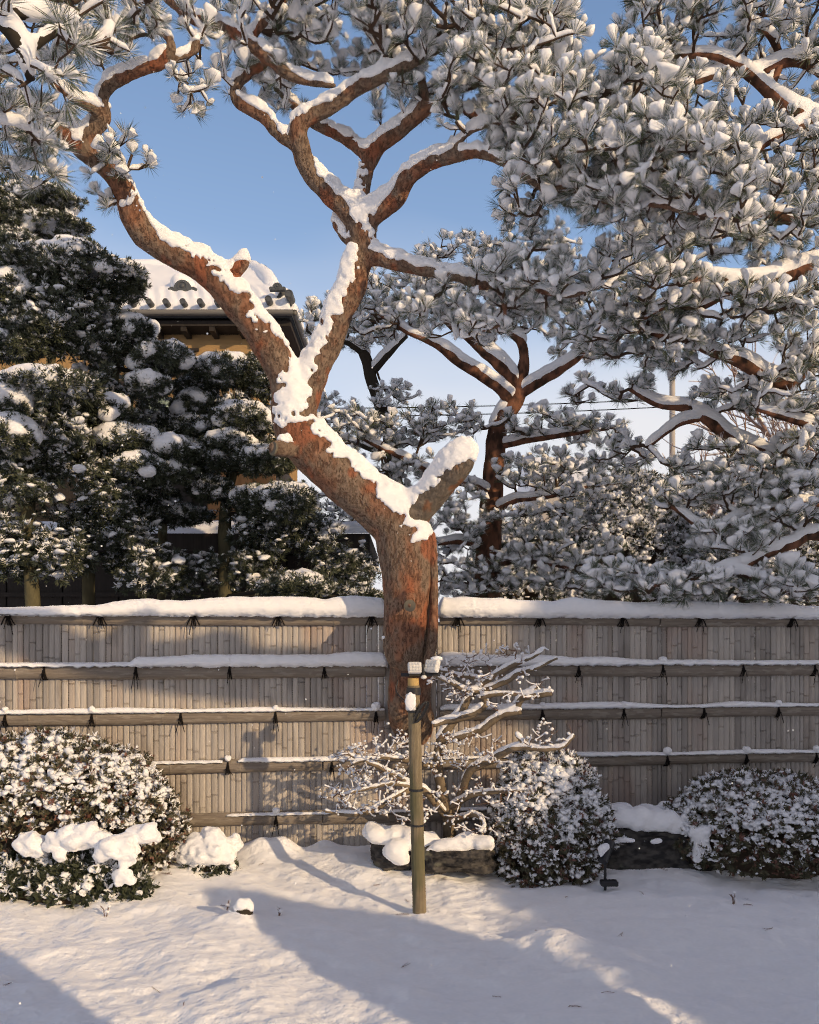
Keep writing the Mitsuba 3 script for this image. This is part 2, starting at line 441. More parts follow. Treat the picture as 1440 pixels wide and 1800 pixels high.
def rail_mesh(s0, s1, z, r, seed):
    rr = np.random.default_rng(seed)
    ss = np.arange(s0, s1, 0.03)
    ss = np.append(ss, s1)
    rad = np.full(len(ss), r) * (1 + 0.03 * np.sin(ss * 3 + seed))
    extra = np.arange(s0 + rr.uniform(0.1, 0.5), s1 - 0.05, rr.uniform(0.4, 0.55))
    allS = np.concatenate([ss, extra - 0.006, extra, extra + 0.006])
    allR = np.concatenate([rad, np.full(len(extra), r), np.full(len(extra), r * 1.06), np.full(len(extra), r)])
    o = np.argsort(allS)
    allS, allR = allS[o], allR[o]
    zz = z + 0.006 * np.sin(allS * 1.3 + seed)
    an = np.linspace(-0.5, 1.5, 13) * np.pi - np.pi / 2           # nearly round, flattened where it bears on the slats
    c, d = np.cos(an), np.sin(an)
    v = FP(allS[:, None], 0.014 + np.maximum(0.004, allR[:, None] * 0.75 * (0.15 + c[None])), zz[:, None] + allR[:, None] * d[None] * np.where(c[None] < -0.2, 0.9, 1))
    i, j = np.meshgrid(np.arange(len(allS) - 1), np.arange(12), indexing='ij')
    q = np.stack([i * 13 + j, (i + 1) * 13 + j, (i + 1) * 13 + j + 1, i * 13 + j + 1], -1).reshape(-1, 4)
    n = len(allS) * 13
    v = np.vstack([v.reshape(-1, 3), FP([s0, s1], 0.03, z)])
    ends = [[n, j, j + 1, j + 1] for j in range(12)] + [[n + 1, n - 13 + j + 1, n - 13 + j, n - 13 + j] for j in range(12)]
    return v, np.vstack([q, ends])


TL, TR = s_of(676), s_of(772)
pieces = [[(S0, TL), (TR, s_of(1155)), (s_of(1157), S1)], [(S0, TL), (TR, S1)], [(S0, TL), (TR, s_of(1157)), (s_of(1159), S1)], [(S0, s_of(566)), (s_of(569), s_of(1010)), (s_of(1012), S1)], [(S0, s_of(566)), (s_of(568), s_of(1040))]]
for row, ((z, r, _), segs) in enumerate(zip(RAILS, pieces)):
    for k, (a, b) in enumerate(segs):
        add(numbered('bamboo_fence__rail'), rail_mesh(a, b, z, r, row * 7 + k), 'm_rail', smooth=40)
for px in (-30, 300, 566, 790, 1158, 1470):                          # posts behind the slats
    add(numbered('bamboo_fence__post'), tube(FP(s_of(px), -0.075, np.linspace(-0.1, 1.74, 6)), 0.05, 10), 'm_rail', smooth=40)

TIES = [(0, (20, 180, 342, 490, 652, 803, 945, 1090, 1225, 1385)), (1, (82, 242, 405, 570, 1013, 1160, 1300, 1425)), (2, (14, 165, 320, 485, 660, 950, 1092, 1232, 1362)),
        (3, (402, 583, 1168, 1306, 1428)), (4, (322, 486))]
for row, pxs in TIES:
    z, r, _ = RAILS[row]
    for px in pxs:
        s, parts = s_of(px), []
        an = np.linspace(-2.2, 2.2, 12)
        for ds, sl in ((-0.007, 0.25), (0.006, -0.2), (0.0, 0.02)):
            parts.append(tube(FP(s + ds + sl * 0.03 * np.sin(an), 0.016 + (r + 0.004) * 0.82 * np.cos(an * 0.72), z + (r + 0.005) * np.sin(an * 0.72)), 0.0042, 5))
        kz = z - r * 0.35 if row else z + 0.0
        parts.append(tube(FP(s + np.linspace(-0.014, 0.014, 5), 0.016 + r + 0.008 - 0.004 * np.abs(np.linspace(-1, 1, 5)), kz + 0.006 * np.sin(np.linspace(0, 3, 5))), [0.004, 0.0065, 0.0075, 0.0065, 0.004], 6))
        for sg in (-1, 1):
            L = rng.uniform(0.03, 0.12)
            t = np.linspace(0, 1, 6)
            parts.append(tube(FP(s + sg * (0.006 + 0.022 * rng.uniform(0.4, 1.4) * t), 0.02 + r + 0.006 * (1 - t), kz - L * t ** 1.15), 0.0028, 5))
        if row == 0:                                                    # the cap rail's cord runs up over the top, crossing
            for sg in (-1, 1):
                t = np.linspace(0, 1, 6)
                parts.append(tube(FP(s + sg * (0.045 - 0.05 * t), 0.02 + r * np.sqrt(np.maximum(0.05, 1 - (1.5 * t - 0.6) ** 2)) + 0.006, z - 0.05 + 0.10 * t), 0.005, 5))
        add(numbered('bamboo_fence__rope_tie'), join(parts), 'm_rope', smooth=True)


def ridge(s0, s1, z, width, height, seed, out0=0.02, ragged=0.010):
    """a bank of snow lying on a rail: height(s) in metres"""
    ss = np.arange(s0, s1, 0.011)
    H = np.array([height(x) for x in ss]) * (0.72 + 0.56 * nfbm(np.stack([ss * 3.2, 0 * ss + seed, 0 * ss], -1), 3, seed))
    edge = np.clip(np.minimum(ss - s0, s1 - ss) / 0.04, 0.02, 1) ** 0.5
    H = H * edge
    u = np.linspace(-1, 1, 17)
    W = width * (0.75 + 0.25 * np.minimum(1, H / 0.06))
    sag = ragged * (nfbm(np.stack([ss * 26, 0 * ss + 3, 0 * ss], -1), 3, seed + 9) - 0.35)[:, None] * np.maximum(0, (u - 0.55) / 0.45)[None] ** 1.0 * 2.2
    v = FP(ss[:, None], out0 + W[:, None] * u[None], z + H[:, None] * (np.maximum(0, 1 - np.abs(u[None]) ** 3.2)) ** 0.55 - 0.010 * np.abs(u[None]) ** 4 - sag)
    v = v.reshape(-1, 3)
    v += (0.010 * (nfbm(v * 28, 3, seed + 2) - 0.5))[:, None] * np.array([0.3, -0.8, 0.8]) + (0.006 * (nfbm(v * 80, 2, seed + 3) - 0.5))[:, None] * np.array([0.2, -0.7, 0.7])
    i, j = np.meshgrid(np.arange(len(ss) - 1), np.arange(16), indexing='ij')
    q = np.stack([i * 17 + j, i * 17 + j + 1, (i + 1) * 17 + j + 1, (i + 1) * 17 + j], -1).reshape(-1, 4)
    bot = np.stack([i[:, 0] * 17, (i[:, 0] + 1) * 17, (i[:, 0] + 1) * 17 + 16, i[:, 0] * 17 + 16], -1)
    return v, np.vstack([q, bot])


step = lambda x, pts: float(np.interp(x, [s_of(p) for p, _ in pts], [h for _, h in pts]))
add('bamboo_fence__snow_ridge', ridge(S0, TL + 0.02, 1.80, 0.092, lambda x: step(x, [(0, .045), (170, .075), (200, .10), (330, .125), (420, .135), (690, .135)]), 1), 'm_snow', 'bank of snow on the fence top left of the trunk', smooth=True)
add('bamboo_fence__snow_ridge_001', ridge(TR - 0.02, S1, 1.80, 0.095, lambda x: step(x, [(770, .135), (1000, .13), (1250, .11), (1440, .10)]), 2), 'm_snow', 'bank of snow on the fence top right of the trunk', smooth=True)
add('bamboo_fence__snow_ridge_002', ridge(S0, TL + 0.02, 1.442, 0.055, lambda x: step(x, [(0, .018), (232, .022), (242, .06), (330, .065), (690, .085)]), 3, 0.035), 'm_snow', smooth=True)
add('bamboo_fence__snow_ridge_003', ridge(TR - 0.02, S1, 1.442, 0.055, lambda x: step(x, [(770, .09), (930, .07), (1080, .045), (1110, .028), (1440, .022)]), 4, 0.035), 'm_snow', smooth=True)
for k, (row, a, b, h) in enumerate(((2, S0, TL, .02), (2, TR, S1, .022), (3, s_of(420), S1, .016), (3, S0, s_of(395), .006), (4, s_of(400), s_of(1040), .006))):
    z, r, _ = RAILS[row]
    add(numbered('bamboo_fence__snow_ridge'), ridge(a, b, z + r - 0.008, 0.042, lambda x: h * (0.25 + 1.3 * float(nnoise(np.array([x * 1.9, k, 0.0]), 8))), 10 + k, 0.035, 0.004), 'm_snow', smooth=True)
blobs = []
ico2 = trimesh.creation.icosphere(subdivisions=2)
IV, IF = np.array(ico2.vertices), np.array(ico2.faces)
for row, pxs in TIES[1:]:
    z, r, _ = RAILS[row]
    for px in pxs:
        if rng.random() < 0.75:
            sc = rng.uniform(0.6, 1.15)
            v = IV * (1 + 0.5 * (nfbm(IV * 1.6 + px, 3, 3) - 0.5))[:, None] * np.array([0.032, 0.03, 0.030]) * sc
            v[:, 2] -= 0.6 * np.abs(v[:, 0]) * (px % 2 - 0.3)
            blobs.append((v + FP(s_of(px), 0.055, z + r + 0.012), IF))
add('bamboo_fence__snow_clumps', join(blobs), 'm_snow', 'clumps of snow caught on the rope ties', kind='stuff', smooth=True)
# ------------------------------------------------------------------ pine tools
def needle_template(rng, n=44, L=0.092, spread=(12, 68), width=0.0034):
    v, f = [], []
    for i in range(n):
        th = math.radians(rng.uniform(*spread) if i % 5 > 2 else rng.uniform(36, 54)); ph = rng.uniform(0, 6.283)
        d = np.array([math.sin(th) * math.cos(ph), math.sin(th) * math.sin(ph), math.cos(th)])
        side = np.cross(d, rng.normal(size=3)); side /= np.linalg.norm(side)
        l = L * rng.uniform(0.75, 1.15); o = d * 0.004 - np.array([0, 0, rng.uniform(0, 0.02)])
        bend = np.array([0, 0, -0.05 * l * math.sin(th)])
        k = len(v)
        v += [o, o + d * l * 0.5 + side * width / 2, o + d * l + bend, o + d * l * 0.5 - side * width / 2]
        f += [[k, k + 1, k + 2], [k, k + 2, k + 3]]
    return np.array(v), np.array(f)


def fan_snow_template(rng, sub, R=0.062):
    """the plug of snow that fills a needle fan: a cone below, domed and uneven on top"""
    m = trimesh.creation.icosphere(subdivisions=sub)
    v = np.array(m.vertices)
    s = rng.uniform(0, 50)
    t = (v[:, 2] + 1) / 2
    d = v[:, :2] / (np.linalg.norm(v[:, :2], axis=1, keepdims=True) + 1e-9)
    rad = 0.06 + 1.0 * t ** 1.1 * np.sqrt(np.maximum(0, 1 - t ** 5)) * rng.uniform(0.74, 1.0)
    rad[(t < 1e-6) | (t > 1 - 1e-6)] = 0
    lob = 1 + 0.35 * np.sin(np.arctan2(d[:, 1], d[:, 0]) * rng.integers(2, 4) + s) * t
    v = np.stack([d[:, 0] * rad * lob * rng.uniform(0.85, 1.2), d[:, 1] * rad * lob * rng.uniform(0.7, 1.0), t * 1.25 + 0.05], 1)
    v *= (1 + 0.7 * (nfbm(v * 1.9 + s, 3, 1) - 0.5))[:, None]
    return v * R, np.array(m.faces)


_r = np.random.default_rng(77)
NEEDLES = [needle_template(_r, 38, 0.106, (14, 66), 0.0031) for _ in range(8)]
FROST = [needle_template(_r, 40, 0.092, (16, 68), 0.0030) for _ in range(8)]
FROST_FAR = [needle_template(_r, 22, 0.092, (16, 68), 0.0048) for _ in range(6)]
NEEDLES_FAR = [needle_template(_r, 32, 0.10, (10, 75), 0.0045) for _ in range(6)]
FAN2 = [fan_snow_template(_r, 2) for _ in range(8)]
FAN1 = [fan_snow_template(_r, 1) for _ in range(8)]


def limb(ctrl, n=7):
    """[(px, py, depth, radius px)] -> points (m), radii (m), smoothed"""
    c = np.array(ctrl, float)
    p = np.array([P(a, b, d) for a, b, d, _ in c])
    r = c[:, 3] * c[:, 2] / F
    q = spline(np.hstack([p, r[:, None]]), n)
    return q[:, :3], np.maximum(q[:, 3], 0.003)


def snow_caps(p, r, seed, H=0.034, lo=0.30, patch=0.5, base=0.016, wrap=0.72):
    """capsules of snow lying on a limb"""
    t = np.gradient(p, axis=0); t /= np.linalg.norm(t, axis=1, keepdims=True) + 1e-9
    s = np.sqrt(np.maximum(0, 1 - t[:, 2] ** 2))
    up = np.array([0, 0, 1.0]) - t * t[:, 2:3]
    up /= np.linalg.norm(up, axis=1, keepdims=True) + 1e-9
    k = nfbm(p * 5.0 + seed, 3, seed)
    am = np.clip((s - lo) / 0.35, 0, 1) * np.clip(0.45 + 2.4 * (k - 0.5 + patch * 0.5), 0, 1.35)
    rs = np.minimum(wrap * r + base, 0.10) * np.clip(am, 0.25, 1.1)
    c = p + up * (r + H * am * (0.6 + 0.4 * np.minimum(1, r / 0.05)) - rs)[:, None]
    ok = (am[:-1] > 0.12) & (am[1:] > 0.12)
    return c[:-1][ok], c[1:][ok], rs[:-1][ok], rs[1:][ok]


def pad_points(pads, rng, more=1.18):
    """tuft places filling flattened pads: (px, py, depth, rx px, ry px, rdepth m, tilt deg, count); more of them near the top"""
    out = []
    for px, py, D, rx, ry, rz, tilt, n in pads:
        n = int(n * more)
        u = rng.normal(size=(n, 3)); u /= np.linalg.norm(u, axis=1, keepdims=True)
        u *= rng.uniform(0.25, 1, n)[:, None] ** 0.45
        x, z = u[:, 0] * rx * D / F, u[:, 2] * ry * D / F
        z = np.where(z < 0, z * 0.8, z)
        c, s = math.cos(math.radians(tilt)), math.sin(math.radians(tilt))
        out.append(P(px, py, D) + np.stack([x * c + z * s, u[:, 1] * rz, -x * s + z * c], 1))
    return np.vstack(out)


def grow(tips, wood, wood_r, rng, seglen=0.05, base_r=0.0035, lift=0.3):
    """twigs from the wood to every tip, each joining the nearest twig already there; returns paths, radii, parents"""
    nodes, owner = list(wood), [-1] * len(wood)
    N = np.zeros((len(wood) + len(tips) * 6 + 10, 3)); N[:len(wood)] = wood
    own = np.full(len(N), -1); cnt = len(wood)
    from scipy.spatial import cKDTree
    order = np.argsort(cKDTree(wood).query(tips)[0])
    paths, parent = [], []
    for i in order:
        p = tips[i]
        d = N[:cnt] - p
        cost = np.sqrt((d * d).sum(1)) + 0.35 * np.maximum(0, d[:, 2]) + 0.05
        j = int(np.argmin(cost))
        q = N[j]
        L = np.linalg.norm(p - q)
        n = int(np.clip(L / seglen, 2, 6))
        mid = (p + q) / 2 + np.array([0, 0, -0.10 * L]) + rng.normal(size=3) * 0.10 * L
        t = np.linspace(0, 1, n + 1)[:, None]
        path = (1 - t) ** 2 * q + 2 * t * (1 - t) * mid + t * t * p
        if n > 2:
            path[1:-1] += rng.normal(size=(n - 1, 3)) * 0.006
        k = len(paths)
        paths.append(path); parent.append(own[j])
        N[cnt:cnt + n - 1] = path[1:-1]; own[cnt:cnt + n - 1] = k; cnt += n - 1
    load = np.ones(len(paths))
    for k in range(len(paths) - 1, -1, -1):
        if parent[k] >= 0:
            load[parent[k]] += load[k]
    rad = base_r * np.minimum(load, 60) ** 0.38
    return order, paths, rad


def twig_meshes(paths, rad, rng, snow=0.7, sides=5, snow_r=0.012):
    wood, white = [], []
    for p, r in zip(paths, rad):
        rr = np.linspace(r, max(0.0025, r * 0.75), len(p))
        wood.append(tube(p, rr, sides, cap=False))
        L = np.linalg.norm(p[-1] - p[0])
        if L > 0.06 and rng.random() < snow and len(p) > 2:
            t = (p[-1] - p[0]) / L
            if abs(t[2]) < 0.85:
                q = spline(p, 2)
                h = (snow_r + 0.5 * r) * (0.7 + 0.9 * nfbm(q * 14, 2, 4))
                h[0] = h[-1] = 0.002
                white.append(tube(q + np.array([0, 0, 1.0]) * (np.interp(np.linspace(0, 1, len(q)), np.linspace(0, 1, len(p)), rr) * 0.6 + h * 0.75)[:, None], h, 6, cap=False))
    return join(wood), (join(white) if white else None)


def tuft_axes(tips, order, paths, rng, up=0.55, jitter=0.35):
    ax = np.zeros_like(tips)
    for i, p in zip(order, paths):
        d = p[-1] - p[-2]
        ax[i] = d / (np.linalg.norm(d) + 1e-9)
    ax = ax + np.array([0, 0, up]) + rng.normal(size=ax.shape) * jitter
    return ax / np.linalg.norm(ax, axis=1, keepdims=True)


def foliage(key, tips, wood, wood_r, rng, near=True, named=300, scale=0.86, snow=0.86, m_twig='m_twig', snow_scale=1.0, up=0.55, twig_snow=0.7, base_r=0.0035, frost=0.8):
    """twigs, needle fans (the largest ones as parts) and the snow on them, under the tree's key"""
    order, paths, rad = grow(tips, wood, wood_r, rng, base_r=base_r)
    w, s = twig_meshes(paths, rad, rng, twig_snow, 5 if near else 4)
    add(key + '__twigs', w, m_twig, kind='stuff', smooth=True)
    ax = tuft_axes(tips, order, paths, rng, up)
    sc = scale * rng.uniform(0.6, 1.25, len(tips))
    N, S = (NEEDLES, FAN1) if near else (NEEDLES_FAR, FAN1)
    big = np.zeros(len(tips), bool)
    if named:
        size = sc / np.maximum(tips[:, 1], 0.5)
        X = CX + tips[:, 0] / tips[:, 1] * F; Y = HY - (tips[:, 2] - EYE) / tips[:, 1] * F
        size[(X < 0) | (X > 1440) | (Y < 0) | (Y > 1800)] = 0
        big[np.argsort(-size)[:named]] = True
        for k, i in enumerate(np.nonzero(big)[0]):
            add(key + '__needle_tuft' + (f'_{k:03d}' if k else ''), scatter([N[int(rng.integers(len(N)))]], tips[i:i + 1], ax[i:i + 1], sc[i:i + 1], rng), 'm_needle')
    add(key + '__needle_mass', scatter(N, tips[~big], ax[~big], sc[~big], rng), 'm_needle', kind='stuff')
    up_ax = ax * 0.75 + np.array([0, 0, 0.45])
    has = rng.random(len(tips)) < snow
    fl = rng.uniform(0.6, 1.2, (len(tips), 3)) * (sc * snow_scale)[:, None]
    whites = [scatter(S, tips[has] + np.array([0, 0, 0.004]), up_ax[has], fl[has], rng)]
    fr = rng.random(len(tips)) < frost
    whites.append(scatter(FROST if near else FROST_FAR, tips[fr], up_ax[fr], sc[fr], rng))
    if s is not None:
        whites.append(s)
    add(key + '__snow', join(whites), 'm_snow_far', kind='stuff', smooth=True)
    return paths


# ------------------------------------------------------------------ the leaning red pine
PINE = 'red_pine'
tag(PINE, 'big forked red-barked pine leaning out through the bamboo fence, its branches loaded with snow', 'tree')
thick = [
    [(708, 1157, 5.74, 27), (710, 1125, 5.74, 34), (713, 1085, 5.75, 37), (716, 1040, 5.75, 41), (714, 985, 5.75, 46), (706, 935, 5.75, 47)],
    [(736, 985, 5.77, 26), (728, 950, 5.76, 34)],
    [(706, 925, 5.75, 44), (668, 895, 5.72, 42), (625, 860, 5.68, 40), (580, 820, 5.65, 40), (545, 785, 5.62, 40), (520, 750, 5.6, 37), (512, 712, 5.6, 35)],
    [(512, 712, 5.6, 35), (498, 655, 5.55, 34), (472, 610, 5.5, 32), (445, 568, 5.45, 31), (415, 528, 5.4, 31), (383, 492, 5.35, 30), (345, 465, 5.3, 29), (300, 443, 5.25, 28), (258, 415, 5.2, 26), (232, 382, 5.15, 22),
     (222, 345, 5.1, 20), (203, 312, 5.05, 20), (172, 285, 5.0, 19), (145, 258, 4.95, 18), (110, 228, 4.9, 16), (65, 198, 4.8, 13), (0, 172, 4.7, 11), (-70, 150, 4.6, 9)],
    [(530, 720, 5.6, 34), (548, 670, 5.6, 29), (566, 625, 5.58, 29), (590, 570, 5.55, 31), (612, 515, 5.52, 30), (630, 465, 5.5, 28), (640, 425, 5.5, 25), (634, 392, 5.48, 22)],
    [(640, 405, 5.48, 24), (612, 372, 5.45, 19), (578, 340, 5.42, 18), (551, 308, 5.4, 17), (533, 275, 5.37, 16), (526, 240, 5.35, 14), (530, 216, 5.35, 13)],
    [(530, 216, 5.35, 13), (556, 203, 5.33, 13), (592, 182, 5.3, 13), (630, 158, 5.3, 12), (672, 136, 5.25, 11), (720, 112, 5.2, 10), (790, 80, 5.2, 8), (860, 92, 5.15, 7), (930, 80, 5.1, 5)],
    [(628, 390, 5.48, 18), (636, 345, 5.52, 15), (646, 300, 5.55, 14), (662, 262, 5.55, 14), (688, 238, 5.5, 13), (716, 216, 5.45, 12), (742, 196, 5.4, 10), (748, 172, 5.4, 8), (735, 130, 5.4, 7), (705, 90, 5.4, 6)],
    [(655, 275, 5.55, 12), (628, 258, 5.6, 11), (585, 230, 5.65, 11), (540, 205, 5.7, 9), (480, 150, 5.7, 7)],
    [(640, 392, 5.46, 20), (668, 368, 5.4, 19), (698, 342, 5.35, 18), (714, 312, 5.3, 15), (742, 293, 5.25, 13), (785, 278, 5.2, 12), (838, 270, 5.1, 10), (900, 292, 5.0, 8), (960, 330, 4.9, 8), (1005, 328, 4.85, 8), (1060, 346, 4.75, 8), (1130, 354, 4.65, 7),
     (1210, 372, 4.55, 6), (1290, 385, 4.45, 4)],
    [(640, 440, 5.5, 16), (608, 412, 5.55, 13), (590, 392, 5.58, 10)],
    [(648, 450, 5.48, 18), (672, 456, 5.42, 14), (718, 469, 5.38, 12), (770, 480, 5.35, 11), (820, 493, 5.3, 10), (848, 500, 5.3, 9), (892, 490, 5.3, 7), (940, 508, 5.25, 6), (1000, 520, 5.2, 5), (1060, 500, 5.2, 4)],
    [(715, 925, 5.75, 32), (738, 895, 5.68, 31), (768, 858, 5.6, 31), (800, 825, 5.52, 29), (822, 803, 5.48, 25)],
    [(400, 505, 5.38, 12), (418, 478, 5.34, 10), (430, 458, 5.32, 9)],
    [(530, 790, 5.62, 17), (505, 788, 5.48, 15), (484, 789, 5.36, 15)],
    [(722, 1040, 5.62, 13), (720, 1062, 5.45, 11)],
    [(145, 258, 4.95, 16), (165, 225, 4.92, 13), (183, 205, 4.9, 11), (180, 182, 4.9, 10), (192, 152, 4.88, 10), (225, 132, 4.85, 9), (268, 114, 4.82, 8), (298, 92, 4.8, 6), (296, 66, 4.8, 5), (262, 48, 4.8, 4)],
    [(183, 205, 4.9, 9), (160, 188, 4.8, 8), (120, 168, 4.7, 7), (70, 120, 4.5, 6), (40, 60, 4.4, 5)],
    [(268, 114, 4.82, 6), (300, 108, 4.85, 5), (340, 88, 4.9, 5), (345, 70, 4.9, 4)],
    [(110, 228, 4.9, 10), (60, 235, 4.6, 8), (0, 245, 4.4, 7)],
    [(270, -40, 5.3, 12), (306, 6, 5.3, 10), (345, 36, 5.28, 10), (398, 52, 5.26, 10), (445, 82, 5.24, 11), (480, 108, 5.25, 10), (520, 138, 5.28, 8), (590, 150, 5.3, 6)],
    [(512, -20, 5.25, 9), (470, 30, 5.25, 8), (438, 72, 5.24, 7)],
    [(530, 262, 5.37, 10), (495, 240, 5.38, 10), (465, 208, 5.4, 10), (440, 194, 5.4, 9), (416, 178, 5.4, 8), (415, 150, 5.4, 8), (440, 125, 5.38, 9), (470, 108, 5.3, 8)],
    [(742, 196, 5.4, 7), (790, 184, 5.35, 6), (850, 205, 5.3, 5), (930, 190, 5.2, 4)],
    [(785, 278, 5.2, 6), (830, 230, 5.1, 5), (900, 215, 5.0, 5), (990, 220, 4.9, 4), (1090, 190, 4.8, 3)],
    [(870, 494, 5.3, 6), (884, 520, 5.32, 5), (880, 570, 5.35, 4), (800, 595, 5.4, 3)],
    [(1060, 346, 4.75, 5), (1120, 300, 4.65, 4), (1220, 290, 4.5, 4)],
]
prng = np.random.default_rng(21)
A, B, RA, RB, SA, SB, SRA, SRB = [[] for _ in range(8)]
wood_pts, wood_rad = [], []
for k, c in enumerate(thick):
    p, r = limb(c)
    r = r * (0.95 if k in (0, 1, 2) else 0.76) * (1 + 0.22 * (nfbm(p * 7 + k, 2, 3) - 0.5))
    if k > 2:
        p = p + np.minimum(0.045, r[:, None]) * (np.stack([nfbm(p * 6 + j, 2, 5) for j in (1, 20, 40)], 1) - 0.5)
    A.append(p[:-1]); B.append(p[1:]); RA.append(r[:-1]); RB.append(r[1:])
    if k not in (0, 1, 2, 12, 13, 14, 15):
        keep = r < 0.062
        wood_pts.append(p[keep]); wood_rad.append(r[keep])
v, f = sdf_mesh(np.vstack(A), np.vstack(B), np.concatenate(RA), np.concatenate(RB), 0.0135, k=75, wobble=0.007, freq=16, seed=2)
grey = (v[:, 0] > P(712, 0, 5.7)[0]) & (v[:, 2] > P(0, 926, 5.7)[2]) & (v[:, 2] < P(0, 760, 5.5)[2]) & (v[:, 0] < P(900, 0, 5.5)[0]) & (v[:, 2] - P(0, 930, 5.7)[2] > 0.9 * (P(735, 0, 5.7)[0] - v[:, 0]))
fg = grey[f].all(1)
# the old wood behind the living lobe: the butt that leans through the fence, and a strip of bark parted from it by a crack
low = [[(740, 1500, 6.8, 46), (738, 1400, 6.55, 43), (728, 1295, 6.28, 41), (720, 1240, 6.02, 37), (722, 1180, 5.92, 36), (728, 1110, 5.87, 36), (732, 1030, 5.84, 34), (728, 960, 5.82, 32)],
       [(758, 940, 5.72, 8), (763, 1000, 5.70, 7), (763, 1070, 5.70, 7.5), (760, 1125, 5.71, 8.5), (752, 1170, 5.76, 9)], [(716, 1200, 5.86, 20), (706, 1250, 5.92, 22), (712, 1280, 6.05, 20)]]
Lq = [limb(c) for c in low]
lv, lf = sdf_mesh(np.vstack([q[0][:-1] for q in Lq]), np.vstack([q[0][1:] for q in Lq]), np.concatenate([q[1][:-1] for q in Lq]), np.concatenate([q[1][1:] for q in Lq]), 0.0115, k=140, wobble=0.008, freq=18, seed=12)
add(PINE + '__butt', (lv, lf), 'm_bark', 'lower trunk leaning out through the gap in the fence', smooth=True)


def submesh(v, f):
    u, inv = np.unique(f, return_inverse=True)
    return v[u], inv.reshape(f.shape)


TV, TF = v, f
add(PINE + '__trunk', submesh(v, f[~fg]), 'm_bark', smooth=True)
add(PINE + '__branch_stub', submesh(v, f[fg]), 'm_bark_grey', 'short sawn-off grey branch stub capped with snow', smooth=True)
for (px, py, D, rp, ax) in ((720.5, 1064.5, 5.44, 10.5, (0.1, -1, -0.25)), (481, 789, 5.335, 12, (-0.75, -0.6, 0.1))):
    m = trimesh.creation.cylinder(radius=rp * D / F, height=0.012, sections=18)
    R = rot_to(np.array([ax], float), np.zeros(1))[0]
    add(numbered(PINE + '__cut_face'), (np.array(m.vertices) @ R.T + P(px, py, D), np.array(m.faces)), 'm_cut')
# snow on whatever bark faces up, thicker where it is flat, ragged at the edges; drifts in the forks and on the stub
tm = trimesh.Trimesh(TV, TF, process=False)
nz = tm.vertex_normals @ (np.array([-0.05, -0.10, 1.0]) / 1.0062)
drift = np.zeros(len(TV))
for px, py, D, rp, s in ((795, 795, 5.46, 42, .9), (830, 785, 5.46, 22, .8), (755, 840, 5.5, 26, .45), (700, 880, 5.6, 28, .7), (508, 705, 5.46, 26, .75), (515, 672, 5.46, 24, .75), (490, 738, 5.46, 13, .65), (722, 1050, 5.55, 34, -3.0), (484, 789, 5.4, 22, -1.0), (540, 645, 5.5, 22, .8), (746, 924, 5.62, 16, .9), (628, 345, 5.42, 20, .8),
                         (648, 380, 5.40, 26, .9), (636, 362, 5.40, 18, .8), (603, 400, 5.48, 16, .8), (606, 500, 5.44, 17, .6), (592, 535, 5.45, 17, .6), (578, 570, 5.46, 17, .65), (563, 605, 5.47, 17, .65), (618, 455, 5.42, 20, .6), (612, 478, 5.43, 16, .6), (465, 590, 5.36, 24, .35), (440, 555, 5.34, 24, .35), (400, 500, 5.28, 24, .35), (350, 458, 5.2, 24, .3), (290, 425, 5.14, 22, .3), (222, 350, 5.02, 26, .6), (150, 245, 4.9, 24, .5)):
    d = np.linalg.norm((TV - P(px, py, D)) * [1, 0.7, 1], axis=1) / (rp * D / F)
    drift += s * np.exp(-d ** 2)
rag = nfbm(TV * 16, 3, 31)
m = nz + drift + 1.0 * (rag - 0.5) - 0.22
sel = np.nonzero((m > 0.10) & (nz > -0.35))[0]
sel = sel[prng.random(len(sel)) < 0.40]
k = np.clip(m[sel], 0, 1)
rs = (0.0095 + 0.0145 * k) * prng.uniform(0.75, 1.2, len(sel))
depth = np.clip(0.004 + 0.034 * k * np.clip(nz[sel] + 0.3, 0.2, 1) * (0.4 + 1.2 * nfbm(TV[sel] * 5, 2, 33)), 0, 0.075)
c = TV[sel] + tm.vertex_normals[sel] * 0.002
SA, SB = c + [0, 0, 0.2] * depth[:, None] * 0, c + np.array([0, 0, 1.0]) * depth[:, None]
v, f = sdf_mesh(SA, SB, rs, rs * 0.95, 0.0125, k=190, wobble=0.011, freq=26, seed=5)
add(PINE + '__branch_snow', (v, f), 'm_snow', 'snow lying along the trunk forks and limbs', kind='stuff', smooth=True)
